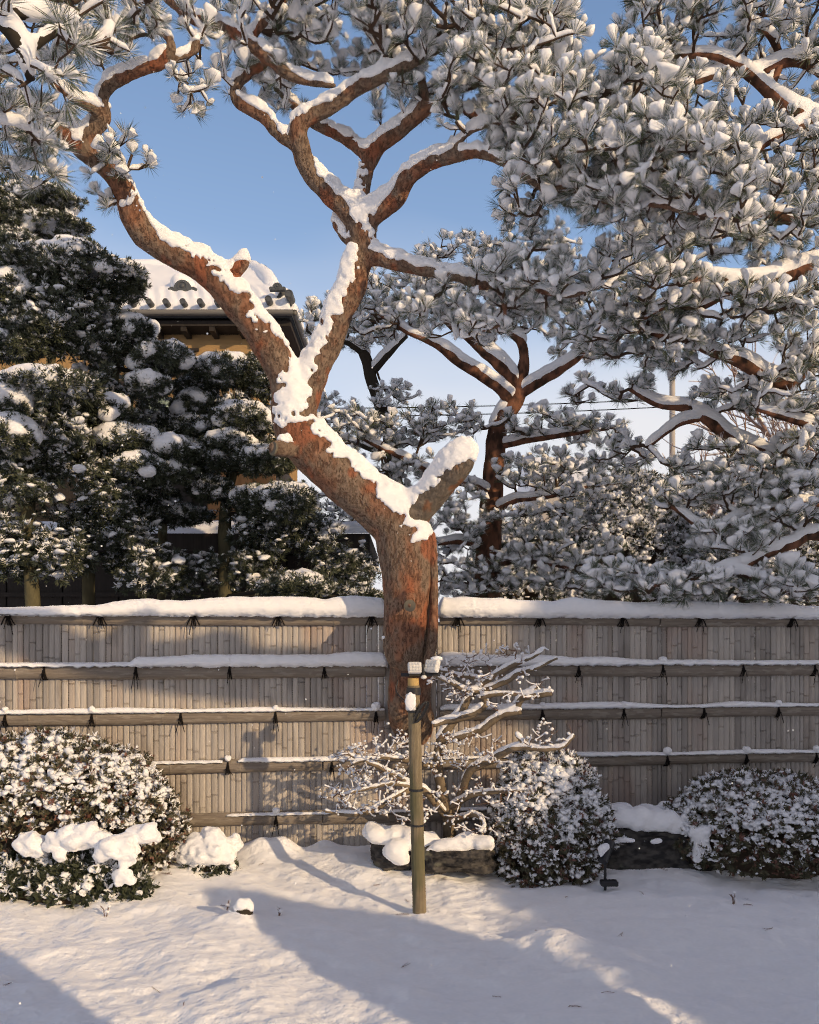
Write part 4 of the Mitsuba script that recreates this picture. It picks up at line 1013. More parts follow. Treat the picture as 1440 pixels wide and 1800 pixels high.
def clipped_tree(key, label, trunk, pads, fill, seed, leaf='m_leaf_dark'):
    rng = np.random.default_rng(seed)
    tag(key, label, 'tree', None)
    p, r = limb(trunk)
    add(key + '__trunk', tube(p, r, 9, rough=0.15, seed=seed), 'm_bark_moss', smooth=True)
    for px, py, D, rx, ry, cap in pads:
        py, rx, ry = py + 13, rx * 1.12, ry * 0.92
        c, R = P(px, py, D), np.array([rx * D / F, 0.8 * rx * D / F, ry * D / F])
        j = int(np.argmin(((p - c) ** 2).sum(1) + 0.6 * np.maximum(0, p[:, 2] - c[2])))
        mid = (p[j] + c) / 2 + rng.normal(size=3) * 0.06
        add(numbered(key + '__branch'), tube(spline(np.array([p[j], mid, c]), 4), np.linspace(0.028, 0.012, 9), 5), 'm_bark_dark', smooth=True)
        u = shell(rng, int(240 + 16000 * R[0] * R[2]))
        k = 1 + 0.5 * (nfbm(u * 2.2 + seed + px, 2, 1) - 0.5)
        q = c + u * R * k[:, None] * rng.uniform(0.75, 1.02, len(u))[:, None]
        add(numbered(key + '__foliage_pad'), scatter(SPRIG, q, u * [0.8, 0.8, 0.5] + [0, 0, 0.5] + 0.3 * rng.normal(size=u.shape), rng.uniform(0.7, 1.15, len(u)), rng), leaf)
        m = rng.random(len(u)) < 0.5
        add(numbered(key + '__snow_flecks'), scatter(BLOB1, q[m] + [0, 0, 0.03], [0, 0, 1.0] + 0.4 * rng.normal(size=(m.sum(), 3)), rng.uniform(0.008, 0.026, (m.sum(), 1)) * np.array([[1.3, 1, 0.7]]), rng), 'm_snow_far', kind='stuff', smooth=True)
        m = rng.random(len(u)) < 0.4
        add(numbered(key + '__snow_flecks'), scatter(SPRIG, q[m] + [0, 0, 0.015], u[m] * [0.8, 0.8, 0.3] + [0, 0, 0.7] + 0.3 * rng.normal(size=(m.sum(), 3)), rng.uniform(0.5, 0.95, m.sum()), rng), 'm_snow_far', kind='stuff')
        if cap <= 0:
            continue
        n = int(16 + 60 * R[0])
        a = rng.uniform(-1, 1, n); b = rng.uniform(-1, 0.7, n)
        ok = a * a + b * b < 1
        a, b = a[ok], b[ok]
        z = np.sqrt(1 - np.minimum(1, a * a + b * b)) * 1.05 + 0.02 / R[2]
        q = c + np.stack([a, b, z], 1) * R * 0.92
        s = cap * rng.uniform(0.55, 1.15, len(a)) * 0.078
        q[:, 2] -= 0.10 * rng.random(len(q)) ** 3
        v, f = sdf_mesh(q - [0.02, 0, 0], q + [0.02, 0, 0.01], s, s * 0.9, 0.021, k=55, wobble=0.028, freq=13, seed=seed + px)
        add(numbered(key + '__snow_cap'), (v, f), 'm_snow_far', smooth=True)
        cn = trimesh.Trimesh(v, f, process=False).vertex_normals
        pk = np.nonzero((cn[:, 2] > 0.0) & (rng.random(len(v)) < 0.03))[0]
        if len(pk):
            add(numbered(key + '__leaf_tips'), scatter(SPRIG, v[pk] - cn[pk] * 0.02, cn[pk] + [0, 0, 0.4] + 0.4 * rng.normal(size=(len(pk), 3)), rng.uniform(0.5, 0.9, len(pk)), rng), leaf, kind='stuff')
    for part, (px, py, D, rx, ry, n) in enumerate(fill):
        n = int(n * 1.8)
        c, R = P(px, py, D), np.array([rx * D / F, 0.45, ry * D / F])
        u = rng.normal(size=(n, 3)); u /= np.linalg.norm(u, axis=1, keepdims=True)
        u *= rng.uniform(0.3, 1, n)[:, None]
        keep = nfbm((c + u * R) * 2.6 + seed, 2, 3) > 0.40
        u = u[keep]
        ax = u * 0.6 + [0, 0, 0.5] + 0.5 * rng.normal(size=u.shape)
        add(numbered(key + '__foliage'), scatter(SPRIG, c + u * R, ax, rng.uniform(0.8, 1.3, len(u)), rng), leaf, kind='stuff')
        m = rng.random(len(u)) < 0.33
        add(numbered(key + '__snow_flecks'), scatter(SPRIG, (c + u * R)[m] + [0, 0, 0.015], ax[m] + [0, 0, 0.4], rng.uniform(0.5, 1.0, m.sum()), rng), 'm_snow_far', kind='stuff')
        m = rng.random(len(u)) < 0.5
        add(numbered(key + '__snow_flecks'), scatter(BLOB1, (c + u * R)[m] + [0, 0, 0.04], np.tile([0, 0, 1.0], (m.sum(), 1)) + 0.3 * rng.normal(size=(m.sum(), 3)), 0.011 / rng.uniform(0.2, 1.0, (m.sum(), 1)) * np.array([[1.3, 1, 0.7]]), rng), 'm_snow_far', kind='stuff', smooth=True)


def c_moss(p, n, uv):
    return mikit.mix((0.05, 0.045, 0.03), (0.17, 0.15, 0.085), mikit.fbm(p.x * 12, p.y * 12, p.z * 6, 3))


scene['m_bark_moss'] = two({'type': 'diffuse', 'reflectance': mikit.proc(c_moss)})
clipped_tree('clipped_yew', 'tall dark clipped evergreen at the left edge with mossy trunk and tiered snow caps', [(57, 1350, 7.4, 14), (57, 1060, 7.4, 13), (48, 960, 7.4, 12), (52, 870, 7.4, 11), (70, 760, 7.4, 9), (90, 640, 7.4, 7), (100, 500, 7.4, 5)],
             [(125, 475, 7.5, 105, 38, 1.1), (35, 500, 7.3, 40, 28, 1.0), (215, 490, 7.6, 30, 28, .8), (90, 675, 7.0, 75, 28, 1.2), (10, 705, 6.9, 36, 26, 1.3), (8, 760, 6.8, 42, 30, 1.3), (60, 580, 7.3, 60, 25, .6), (25, 600, 7.2, 40, 25, .6), (145, 430, 7.6, 22, 12, .5),
              (30, 430, 7.4, 40, 20, .6)],
             [(100, 560, 7.5, 110, 80, 900), (60, 820, 7.3, 110, 90, 900), (110, 760, 7.3, 90, 60, 500), (30, 960, 7.4, 70, 60, 350), (110, 960, 7.4, 60, 70, 350), (150, 860, 7.6, 90, 70, 600)], 101)
clipped_tree('clipped_yew_001', 'dark clipped evergreen second from the left, snow on rounded tiers descending to the right', [(158, 1350, 8.0, 12), (156, 1050, 8, 11), (158, 930, 8, 10), (185, 830, 8, 8), (200, 700, 8, 6), (210, 580, 8, 5)],
             [(225, 575, 7.8, 40, 28, 1.0), (286, 620, 7.8, 45, 22, 1.1), (180, 600, 7.8, 40, 25, .7), (185, 715, 7.5, 40, 22, 1.0), (225, 765, 7.5, 45, 24, 1.0), (262, 668, 7.7, 30, 16, 1.0), (300, 785, 7.6, 40, 20, 1.0), (240, 815, 7.5, 50, 20, .9), (300, 820, 7.7, 35, 18, .9)],
             [(210, 660, 7.9, 90, 70, 700), (230, 820, 7.9, 100, 60, 700), (190, 940, 7.9, 90, 60, 450), (250, 1000, 7.9, 70, 50, 250)], 102)
clipped_tree('clipped_yew_002', 'dark clipped evergreen with snow-capped rounds, between the second trunk and the house wall', [(286, 1350, 8.6, 9), (284, 1050, 8.6, 8), (286, 930, 8.6, 8), (290, 860, 8.6, 7), (320, 740, 8.6, 5), (340, 660, 8.6, 4)],
             [(345, 672, 8.4, 32, 18, .8), (345, 702, 8.3, 34, 20, .9), (340, 745, 8.3, 34, 22, .9), (320, 785, 8.3, 36, 20, .9), (270, 860, 8.4, 40, 12, .6), (300, 895, 8.5, 60, 12, .7), (260, 990, 8.2, 60, 22, .5)],
             [(300, 760, 8.6, 70, 50, 320), (300, 905, 8.6, 80, 16, 160), (320, 1010, 8.5, 90, 40, 380)], 103)
clipped_tree('clipped_yew_003', 'dark clipped evergreen close left of the red trunk, its branches ending in snowy rounds', [(398, 1350, 8.4, 13), (396, 1050, 8.4, 12), (395, 930, 8.4, 11), (402, 860, 8.4, 10), (420, 780, 8.4, 9), (432, 700, 8.4, 8), (420, 640, 8.4, 5)],
             [(392, 643, 8.2, 46, 26, 1.1), (428, 728, 8.1, 46, 26, 1.0), (402, 775, 8.1, 40, 24, 1.0), (380, 800, 8.1, 30, 20, .7), (470, 650, 8.3, 40, 40, 0), (455, 800, 8.0, 35, 22, .9), (500, 875, 7.9, 50, 32, 1.0), (445, 870, 8.1, 32, 22, .9), (522, 1022, 7.4, 55, 22, .8), (370, 850, 8.2, 34, 20, .7), (480, 800, 8, 36, 22, .6), (640, 1040, 8.2, 30, 12, .5)],
             [(420, 760, 8.5, 80, 80, 520), (480, 920, 8.4, 90, 60, 480), (430, 1000, 8.5, 80, 50, 330), (580, 960, 8.6, 60, 60, 260), (625, 1010, 8.9, 45, 45, 200)], 104)
clipped_tree('clipped_yew_004', 'evergreen with flat snowy sprays at the left edge, under the dark limb', [(-160, 1350, 8.6, 14), (-150, 700, 8.6, 12), (-140, 450, 8.6, 10), (-130, 250, 8.6, 7)],
             [(70, 345, 8.4, 60, 14, .7), (95, 390, 8.4, 50, 14, .8), (20, 380, 8.4, 60, 30, .5), (20, 420, 8.3, 40, 22, .6)], [(40, 370, 8.5, 80, 45, 380)], 105)
# ------------------------------------------------------------------ shrubs, rocks, small bare tree, lamp post
def heaped(p, s, rng, jitter=0.42, low=0.55):
    """a line of lumps broken into many smaller ones"""
    t = np.linspace(0, len(p) - 1, int(7 * (len(p) - 1)) + 1)
    i = np.arange(len(p))
    q = np.stack([np.interp(t, i, p[:, k]) for k in range(3)], 1)
    r = np.interp(t, i, s)
    q, r = np.repeat(q, 2, 0), np.repeat(r, 2)
    return q + rng.normal(size=q.shape) * r[:, None] * jitter * np.array([1, 0.8, 0.7]), r * rng.uniform(low, 0.9, len(r))


def shrub(key, label, c, R, n_leaf, n_snow, seed, leaf='m_leaf_azalea', snow_r=(0.016, 0.036), top=0.9, heap=(), category='shrub', scale=1.0, ground=0.0, elong=1.0, core=0.76, uneven=0.30, frost=0.4, low_snow=0.16):
    """a rounded shrub: c its centre on the ground (m), R its half sizes"""
    rng = np.random.default_rng(seed)
    tag(key, label, category)
    c, R = np.array(c, float), np.array(R, float)
    u = shell(rng, n_leaf, 0.3); u[:, 2] = np.where(u[:, 2] < -0.75, -u[:, 2], u[:, 2])
    form = lambda q: 1 + uneven * (nfbm(q * 1.8 + seed, 3, 1) - 0.5) + 0.16 * (nfbm(q * 6 + seed, 2, 2) - 0.5)
    k = form(u)
    q = c + u * R * (k * rng.uniform(0.86, 1.07, len(u)))[:, None]
    q = q[q[:, 2] > ground + 0.01]
    uu = (q - c) / R
    add(key + '__leaves', scatter(SPRIG_FINE, q, uu + [0, 0, 0.35] + 0.4 * rng.normal(size=uu.shape), scale * rng.uniform(0.8, 1.3, len(q)), rng), leaf, kind='stuff')
    fm = np.repeat(np.arange(len(q)), int(max(1, round(frost))))
    fm = fm[rng.random(len(fm)) < min(frost, 0.95) * np.clip(0.5 + uu[fm, 2], 0.15 if frost > 0.8 else 0, 1)]
    add(key + '__frost', scatter(SPRIG_FINE, q[fm] + uu[fm] * 0.006 + scale * 0.012 * rng.normal(size=(len(fm), 3)), uu[fm] + [0, 0, 0.6] + 0.4 * rng.normal(size=uu[fm].shape), scale * rng.uniform(0.7, 1.1, len(fm)), rng), 'm_snow_far', kind='stuff')
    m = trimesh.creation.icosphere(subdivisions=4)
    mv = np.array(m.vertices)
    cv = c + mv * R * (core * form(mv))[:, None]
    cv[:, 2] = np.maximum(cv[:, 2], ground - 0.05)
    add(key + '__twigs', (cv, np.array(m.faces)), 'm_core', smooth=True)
    u = shell(rng, n_snow * 4, 0.3)
    pk = np.clip(low_snow + 1.25 * top * np.maximum(u[:, 2] + 0.05, 0) ** 1.1 * np.clip(1.6 * nfbm(u * 5 + seed, 3, 7) - 0.15, 0.1, 1.2), 0, 1)
    u = u[(rng.random(len(u)) < pk) & (u[:, 2] > -0.8)][:n_snow]
    q = c + u * R * (form(u) * rng.uniform(0.97, 1.03, len(u)))[:, None]
    q = q[q[:, 2] > ground + 0.02]; u = (q - c) / R
    r = rng.uniform(*snow_r, len(q)) * (0.75 + 0.7 * np.clip(u[:, 2], 0, 1))
    # each clump is a few lumps run together, sagging outwards and down
    rep = rng.integers(2, 6, len(q))
    q, u, r = np.repeat(q, rep, 0), np.repeat(u, rep, 0), np.repeat(r, rep) * rng.uniform(0.35, 0.9, rep.sum())
    q = q + rng.normal(size=q.shape) * r[:, None] * [0.95, 0.95, 0.5] - np.array([0, 0, 0.3]) * r[:, None]
    add(key + '__snow', scatter(BLOB1 if len(q) > 2500 else BLOB, q, [0, 0, 1.0] + 0.45 * u + 0.25 * rng.normal(size=u.shape), r[:, None] * rng.uniform(0.7, 1.35, (len(q), 3)) * [1, 1, elong], rng), 'm_snow_far', kind='stuff', smooth=True)
    for (p, s) in heap:
        p = np.asarray(p, float)
        p, sp = heaped(p, np.asarray(s, float), rng)
        v, f = sdf_mesh(p, p + [0.006, 0, 0.004], sp, sp, 0.0105, k=150, wobble=0.024, freq=22, seed=seed)
        add(numbered(key + '__snow_heap'), (v, f), 'm_snow', smooth=True)


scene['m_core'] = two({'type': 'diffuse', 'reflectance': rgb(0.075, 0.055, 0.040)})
PP = lambda L, D: np.array([P(a, b, D) for a, b in L])
shrub('azalea_bush', 'large rounded azalea bush at the left edge, peppered with snow', [(90 - CX) / F * 5.45, 5.44, 0.36], [0.82, 0.36, 0.62], 5600, 2300, 31, snow_r=(0.009, 0.030), top=1.7, low_snow=0.24)
shrub('low_evergreen', 'low evergreen under thick heaps of snow at the foot of the large left bush', [(110 - CX) / F * 5.12, 5.12, 0.0], [0.56, 0.15, 0.27], 1500, 160, 32, leaf='m_leaf_dark', scale=1.5, snow_r=(0.015, 0.03), heap=[
    (PP([(38, 1482), (55, 1478), (62, 1490), (45, 1497)], 4.99), [.045, .05, .05, .035]), (PP([(92, 1490), (100, 1475), (128, 1478), (150, 1468), (182, 1480), (195, 1488)], 4.98), [.04, .055, .06, .06, .055, .03]), (PP([(105, 1495), (104, 1512)], 4.96), [.04, .025]),
    (PP([(180, 1500), (195, 1490), (215, 1485), (222, 1502), (212, 1525)], 4.94), [.05, .06, .06, .045, .02]), (PP([(232, 1475), (250, 1462), (268, 1468)], 5.02), [.05, .055, .04]), (PP([(228, 1488), (240, 1495)], 5.02), [.03, .03]), (PP([(205, 1545), (218, 1540), (230, 1550)], 4.92), [.03, .035, .02])])
shrub('snowed_shrub', 'small shrub nearly buried in a mound of snow below the fence', [(358 - CX) / F * 5.55, 5.6, 0.02], [0.21, 0.17, 0.17], 420, 40, 33, leaf='m_leaf_dark', heap=[
    (np.vstack([PP([(318, 1505), (335, 1492), (360, 1486), (385, 1490), (405, 1500)], 5.5), PP([(345, 1505), (372, 1502)], 5.42)]), [.055, .075, .085, .08, .055, .06, .06])])
shrub('azalea_bush_001', 'upright azalea bush heaped with snow beside the flat dark rock', [(965 - CX) / F * 5.55, 5.56, 0.30], [0.37, 0.27, 0.54], 3400, 2100, 34, snow_r=(0.009, 0.028), top=1.6, uneven=0.7, low_snow=0.55, frost=0.9)
shrub('azalea_bush_002', 'broad low azalea bush at the right edge, evenly covered with small snow lumps in shade', [(1345 - CX) / F * 5.7, 5.8, 0.22], [0.66, 0.45, 0.44], 3600, 2300, 35, snow_r=(0.011, 0.026), top=2.6, ground=0.05)
# shrubs and bare trees far behind on the right
shrub('far_hedge', 'blue-shaded snowy shrubbery behind the fence, below the crossed grey limb', [(1120 - CX) / F * 12.5, 12.6, 0.6], [1.7, 1.0, 3.6], 6760, 1170, 36, frost=2.4, leaf='m_leaf_dark', snow_r=(0.02, 0.05), top=1.3, scale=1.9)
shrub('far_hedge_001', 'snowy shrubbery behind the fence at the right edge, under the lowest limbs', [(1400 - CX) / F * 11, 11.2, 0.5], [1.4, 0.9, 3.4], 5460, 900, 37, frost=2.4, leaf='m_leaf_dark', snow_r=(0.02, 0.05), top=1.3, scale=1.9)
shrub('far_hedge_002', 'snowy shrubbery behind the fence just right of the standing red pine trunk', [(930 - CX) / F * 12.5, 12.8, 0.5], [1.3, 0.9, 3.0], 4680, 810, 38, frost=2.4, leaf='m_leaf_dark', snow_r=(0.02, 0.05), top=1.3, scale=1.9)


def bare_tree(key, label, x, y, h, seed, n=6):
    rng = np.random.default_rng(seed)
    tag(key, label, 'tree')
    wood, tw, sn = [], [], []

    def go(p, d, L, r, lev):
        k = 5
        q = [p]
        for i in range(k):
            d = d + rng.normal(size=3) * 0.12 + [0, 0, 0.03]; d = d / np.linalg.norm(d)
            q.append(q[-1] + d * L / k)
        q = np.array(q)
        (wood if lev < 2 else tw).append(tube(q, np.linspace(r, r * 0.55, len(q)), 5 if lev < 2 else 3, cap=False))
        if lev >= 1:
            sn.append(tube(q + [0, 0, r * 0.9], np.linspace(r * 0.8, r * 0.5, len(q)), 3, cap=False))
        if lev < 4:
            for j in range(n if lev < 3 else 4):
                t = rng.uniform(0.3, 1)
                nd = d + rng.normal(size=3) * 0.65; nd[2] += 0.15
                go(q[int(t * k)], nd / np.linalg.norm(nd), L * rng.uniform(0.5, 0.72), r * 0.56, lev + 1)
    go(np.array([x, y, 0.0]), np.array([0.05, 0, 1.0]), h * 0.42, 0.13, 0)
    add(key + '__trunk', join(wood), 'm_bare', smooth=True)
    add(key + '__twigs', join(tw), 'm_bare', kind='stuff', smooth=True)
    add(key + '__snow', join(sn), 'm_snow_far', kind='stuff', smooth=True)


scene['m_bare'] = two({'type': 'diffuse', 'reflectance': rgb(0.30, 0.19, 0.14)})
bare_tree('bare_tree', 'brown leafless tree far behind, seen through the gap above the crossed grey limb', (1240 - CX) / F * 19, 19, 10.5, 41)
bare_tree('bare_tree_001', 'brown leafless tree far behind at the right edge, behind the pine limbs', (1375 - CX) / F * 21, 21, 13.5, 42)
bare_tree('bare_tree_002', 'low brown leafless tree far behind, left of the utility pole', (1115 - CX) / F * 22, 22, 9.0, 43)
UP = P(1182, 0, 26)
bare_tree('bare_tree_003', 'brown leafless tree far behind, between the utility pole and the right-hand bare tree', (1300 - CX) / F * 17, 17, 7.6, 44)
bare_tree('bare_tree_004', 'low brown leafless tree far behind, directly under the forked grey limb', (1190 - CX) / F * 16, 16, 6.2, 45)
tag('utility_pole', 'pale utility pole far behind the pines on the right', 'utility pole')
add('utility_pole__pole', tube(np.array([[UP[0], 26, 0], [UP[0], 26, 12.0]]), [0.10, 0.085], 12), 'm_concrete', smooth=True)
add('utility_pole__crossarm', box(UP[0] - 0.9, UP[0] + 0.9, 25.8, 25.86, 11.2, 11.3), 'm_gutter')
scene['m_concrete'] = two({'type': 'diffuse', 'reflectance': rgb(0.42, 0.38, 0.34)})
for k, (za, zb) in enumerate(((P(0, 712, 26)[2], P(0, 706, 26)[2]), (P(0, 727, 26)[2], P(0, 720, 26)[2]))):
    t = np.linspace(0, 1, 24)
    pts = np.stack([-12 + t * (UP[0] + 12), 26 - 0 * t, (za + (zb - za) * t) - 1.0 * t * (1 - t) + 0.1], 1)
    add(numbered('power_line'), tube(pts, 0.016, 4), 'm_rope', 'thin power line crossing the pale sky behind the pines' if k == 0 else 'lower thin power line crossing the pale sky behind the pines', 'power line', smooth=True)
tag('far_house', 'distant house with a snow-white roof glimpsed between pine limbs right of the trunk', 'house')
hx0, hx1 = P(940, 0, 30)[0], P(1075, 0, 30)[0]
hz0, hz1 = P(0, 850, 30)[2], P(0, 800, 30)[2]
add('far_house__wall', box(hx0 + 0.2, hx1 - 0.2, 30.4, 35, 0, hz0), 'm_concrete')
v = np.array([[hx0, 30, hz0], [hx1, 30, hz0], [hx1, 36, hz0], [hx0, 36, hz0], [hx0, 33, hz1 + 0.6], [hx1, 33, hz1 + 0.6]])
add('far_house__roof', (v, np.array([[0, 1, 5, 4], [2, 3, 4, 5], [0, 4, 3, 3], [1, 2, 5, 5], [0, 3, 2, 1]])), 'm_snow_far', 'snow-covered roof')


# rocks
def rock(key, label, c, R, seed, mat='m_rock', squash=0.35, caps=(), cap_r=0.05, sub=4, freq=1.3):
    tag(key, label, 'rock')
    m = trimesh.creation.icosphere(subdivisions=sub)
    v = np.array(m.vertices)
    v = np.sign(v) * np.abs(v) ** (1 - squash * 0.6)
    v *= (1 + 0.55 * (nfbm(v * freq + seed, 3, seed) - 0.5) + 0.24 * (nfbm(v * 5 + seed, 4, seed) - 0.5))[:, None]
    v = np.asarray(c) + v * np.asarray(R)
    add(key + '__stone', (v, np.array(m.faces)), mat, smooth=38)
    for p, s in caps:
        p, s = heaped(np.asarray(p, float), np.asarray(s, float), np.random.default_rng(seed), 0.35, 0.6)
        vv, ff = sdf_mesh(p, p + [0.012, 0, 0], s, s, 0.0125, k=150, wobble=0.014, freq=18, seed=seed)
        add(numbered(key + '__snow_cap'), (vv, ff), 'm_snow', smooth=True)


def c_rock(p, n, uv):
    col = mikit.mix((0.014, 0.013, 0.014), (0.085, 0.076, 0.066), mikit.smoothstep(0.30, 0.75, mikit.fbm(p.x * 22, p.y * 22, p.z * 30, 4)))
    return mikit.mix(col, (0.14, 0.135, 0.10), mikit.smoothstep(0.62, 0.72, mikit.fbm(p.x * 9 + 4, p.y * 9, p.z * 9, 3)))


def b_rock(p, n, uv):
    return mikit.fbm(p.x * 30, p.y * 30, p.z * 30, 4)


scene['m_rock'] = {'type': 'bumpmap', 'arbitrary': mikit.proc(b_rock, 2e-3), 'scale': 0.035, 'bsdf': two({'type': 'principled', 'base_color': mikit.proc(c_rock), 'roughness': 0.65, 'specular': 0.4})}
rock('flat_rock', 'long dark flat-topped rock under a snow blanket, right of the upright azalea', P(1140, 1492, 5.75) + [0, 0.12, 0], [0.50, 0.26, 0.21], 3, squash=0.75, caps=[
    (np.vstack([PP([(1055, 1438), (1090, 1436), (1130, 1440), (1170, 1445), (1210, 1450), (1240, 1462)], 5.66), PP([(1060, 1432), (1120, 1434), (1180, 1440), (1230, 1448)], 5.85)]), [.075, .085, .08, .075, .07, .06, .08, .09, .09, .08]),
    (PP([(1225, 1460), (1236, 1480), (1228, 1500), (1222, 1512)], 5.52), [.05, .05, .035, .015]), (PP([(1076, 1479), (1095, 1476), (1112, 1478)], 5.51), [.008, .012, .008]), (PP([(1146, 1480), (1160, 1478)], 5.51), [.008, .010])])
rock('dark_rock', 'dark rock half hidden under the broad right bush', P(1310, 1505, 5.8) + [0, 0.1, 0], [0.42, 0.25, 0.18], 5, squash=0.5)
rock('round_stone', 'small round stone capped with snow against the fence, left of the broad right bush', P(1212, 1424, 5.98), [0.085, 0.08, 0.07], 7, caps=[(PP([(1195, 1415), (1215, 1408), (1238, 1413)], 5.95), [.045, .05, .04])])
rock('broad_rock', 'grey-green rock with a snow cap beside the lamp post, on its right', P(805, 1512, 5.35) + [0, 0.12, 0], [0.245, 0.19, 0.085], 9, squash=0.8, caps=[(PP([(752, 1500), (785, 1488), (820, 1482), (858, 1484)], 5.38), [.035, .055, .065, .055])])
rock('broad_rock_001', 'rock under thick sliding snow behind the lamp post, on its left', P(705, 1497, 5.5) + [0, 0.12, 0], [0.22, 0.2, 0.12], 11, squash=0.5, caps=[(np.vstack([PP([(652, 1462), (680, 1470), (715, 1475), (760, 1478)], 5.5), PP([(690, 1492), (700, 1505), (708, 1515)], 5.36)]), [.06, .075, .08, .06, .07, .05, .02])])

# small bare tree against the fence
mrng = np.random.default_rng(91)
tag('bare_maple', 'small leafless tree with snow-lined spreading branches in front of the fence, behind the lamp post', 'tree')
ml = [
    [(792, 1500, 5.72, 13), (790, 1450, 5.7, 11), (782, 1410, 5.7, 10), (772, 1365, 5.7, 9), (770, 1335, 5.68, 9), (775, 1305, 5.66, 8), (788, 1280, 5.64, 8), (809, 1255, 5.62, 7), (824, 1230, 5.6, 6), (836, 1215, 5.6, 5)],
    [(762, 1275, 5.6, 4), (785, 1268, 5.6, 5), (806, 1264, 5.58, 6), (838, 1252, 5.56, 6), (854, 1238, 5.55, 5), (849, 1222, 5.55, 5), (841, 1209, 5.55, 5), (879, 1181, 5.5, 5), (911, 1165, 5.45, 4), (943, 1152, 5.4, 2.5), (958, 1140, 5.4, 1.5)],
    [(848, 1214, 5.55, 5), (889, 1198, 5.5, 5), (911, 1184, 5.45, 4), (943, 1174, 5.4, 3), (980, 1157, 5.35, 1.8)],
    [(765, 1188, 5.5, 2), (790, 1199, 5.5, 3.5), (815, 1212, 5.52, 4), (841, 1214, 5.55, 5)],
    [(772, 1178, 5.5, 2), (806, 1187, 5.5, 3), (838, 1193, 5.52, 4), (850, 1205, 5.55, 4)],
    [(841, 1226, 5.55, 4), (879, 1220, 5.5, 4), (918, 1219, 5.45, 3.5), (945, 1208, 5.4, 2)],
    [(875, 1260, 5.5, 5), (905, 1245, 5.48, 6), (918, 1227, 5.45, 6), (945, 1222, 5.4, 6), (970, 1218, 5.36, 5)],
    [(775, 1305, 5.66, 6), (806, 1296, 5.6, 6), (848, 1281, 5.55, 6), (879, 1259, 5.5, 6), (916, 1251, 5.45, 5)],
    [(800, 1425, 5.7, 8), (815, 1385, 5.62, 7), (830, 1352, 5.55, 7), (864, 1337, 5.5, 7), (895, 1319, 5.42, 6), (921, 1315, 5.38, 5), (959, 1318, 5.32, 4), (992, 1312, 5.28, 3), (1010, 1292, 5.25, 2)],
    [(924, 1314, 5.38, 3), (912, 1298, 5.38, 3), (906, 1290, 5.38, 2)],
    [(788, 1440, 5.7, 7), (755, 1400, 5.55, 6), (735, 1385, 5.5, 6), (692, 1402, 5.4, 5), (655, 1425, 5.35, 5), (612, 1432, 5.3, 4), (572, 1426, 5.28, 2)],
    [(740, 1388, 5.5, 4), (692, 1362, 5.45, 4), (650, 1342, 5.4, 3), (612, 1326, 5.38, 2)],
    [(770, 1350, 5.68, 5), (725, 1338, 5.5, 5), (690, 1334, 5.45, 4), (650, 1332, 5.4, 3), (620, 1345, 5.38, 2)],
    [(790, 1420, 5.7, 6), (830, 1398, 5.55, 5), (880, 1392, 5.45, 4), (930, 1392, 5.4, 3), (962, 1402, 5.36, 2)],
    [(795, 1445, 5.7, 6), (835, 1432, 5.5, 4), (850, 1450, 5.45, 3), (848, 1470, 5.42, 2)],
    [(735, 1385, 5.5, 4), (690, 1378, 5.4, 3), (640, 1388, 5.35, 2), (600, 1400, 5.3, 1.5)]]
wp, wr, mA, S = [], [], [], []
for k, c in enumerate(ml):
    p, r = limb(c)
    p = p + 0.012 * (np.stack([nfbm(p * 14 + j, 2, 5) for j in (1, 20, 40)], 1) - 0.5)
    S.append(snow_caps(p, r, 200 + k, H=0.017, lo=0.25, patch=0.60, base=0.0055, wrap=0.45))
    wp.append(p); wr.append(r)
    add('bare_maple__trunk' if k == 0 else numbered('bare_maple__branch'), tube(p, r, 7, rough=0.15, seed=k), 'm_maple', smooth=True)
def c_maple(p, n, uv):
    return mikit.mix((0.11, 0.085, 0.06), (0.30, 0.235, 0.16), mikit.fbm(p.x * 25, p.y * 25, p.z * 12, 3))


scene['m_maple'] = two({'type': 'diffuse', 'reflectance': mikit.proc(c_maple)})
scene['m_maple_twig'] = two({'type': 'diffuse', 'reflectance': rgb(0.19, 0.115, 0.08)})
S = [np.concatenate([x[i] for x in S]) for i in range(4)]
v, f = sdf_mesh(*S, 0.0065, k=150, wobble=0.008, freq=28, seed=6)
add('bare_maple__branch_snow', (v, f), 'm_snow', kind='stuff', smooth=True)
mp = [(860, 1170, 5.45, 110, 40, .18, -12, 70), (900, 1215, 5.4, 80, 40, .15, -10, 40), (800, 1200, 5.5, 60, 45, .15, 0, 45), (960, 1290, 5.28, 50, 30, .12, -10, 22), (830, 1320, 5.5, 90, 40, .2, 0, 90), (660, 1340, 5.4, 85, 45, .2, 0, 110), (640, 1400, 5.32, 85, 45, .2, 0, 110),
      (720, 1420, 5.42, 60, 40, .2, 0, 40), (860, 1395, 5.45, 100, 30, .2, 0, 70), (830, 1450, 5.42, 60, 30, .15, 0, 30), (690, 1300, 5.5, 40, 30, .15, 0, 20), (780, 1330, 5.5, 50, 50, .15, 0, 40)]
tips = pad_points(mp, mrng, 1.9)
order, paths, rad = grow(tips, np.vstack(wp), np.concatenate(wr), mrng, base_r=0.0017)
wood = join([tube(spline(p, 2), np.linspace(max(r, .002), .0013, 2 * len(p) - 1), 4, cap=False) for p, r in zip(paths, rad)])
add('bare_maple__twigs', wood, 'm_maple_twig', kind='stuff', smooth=True)
beads, lines = [], []
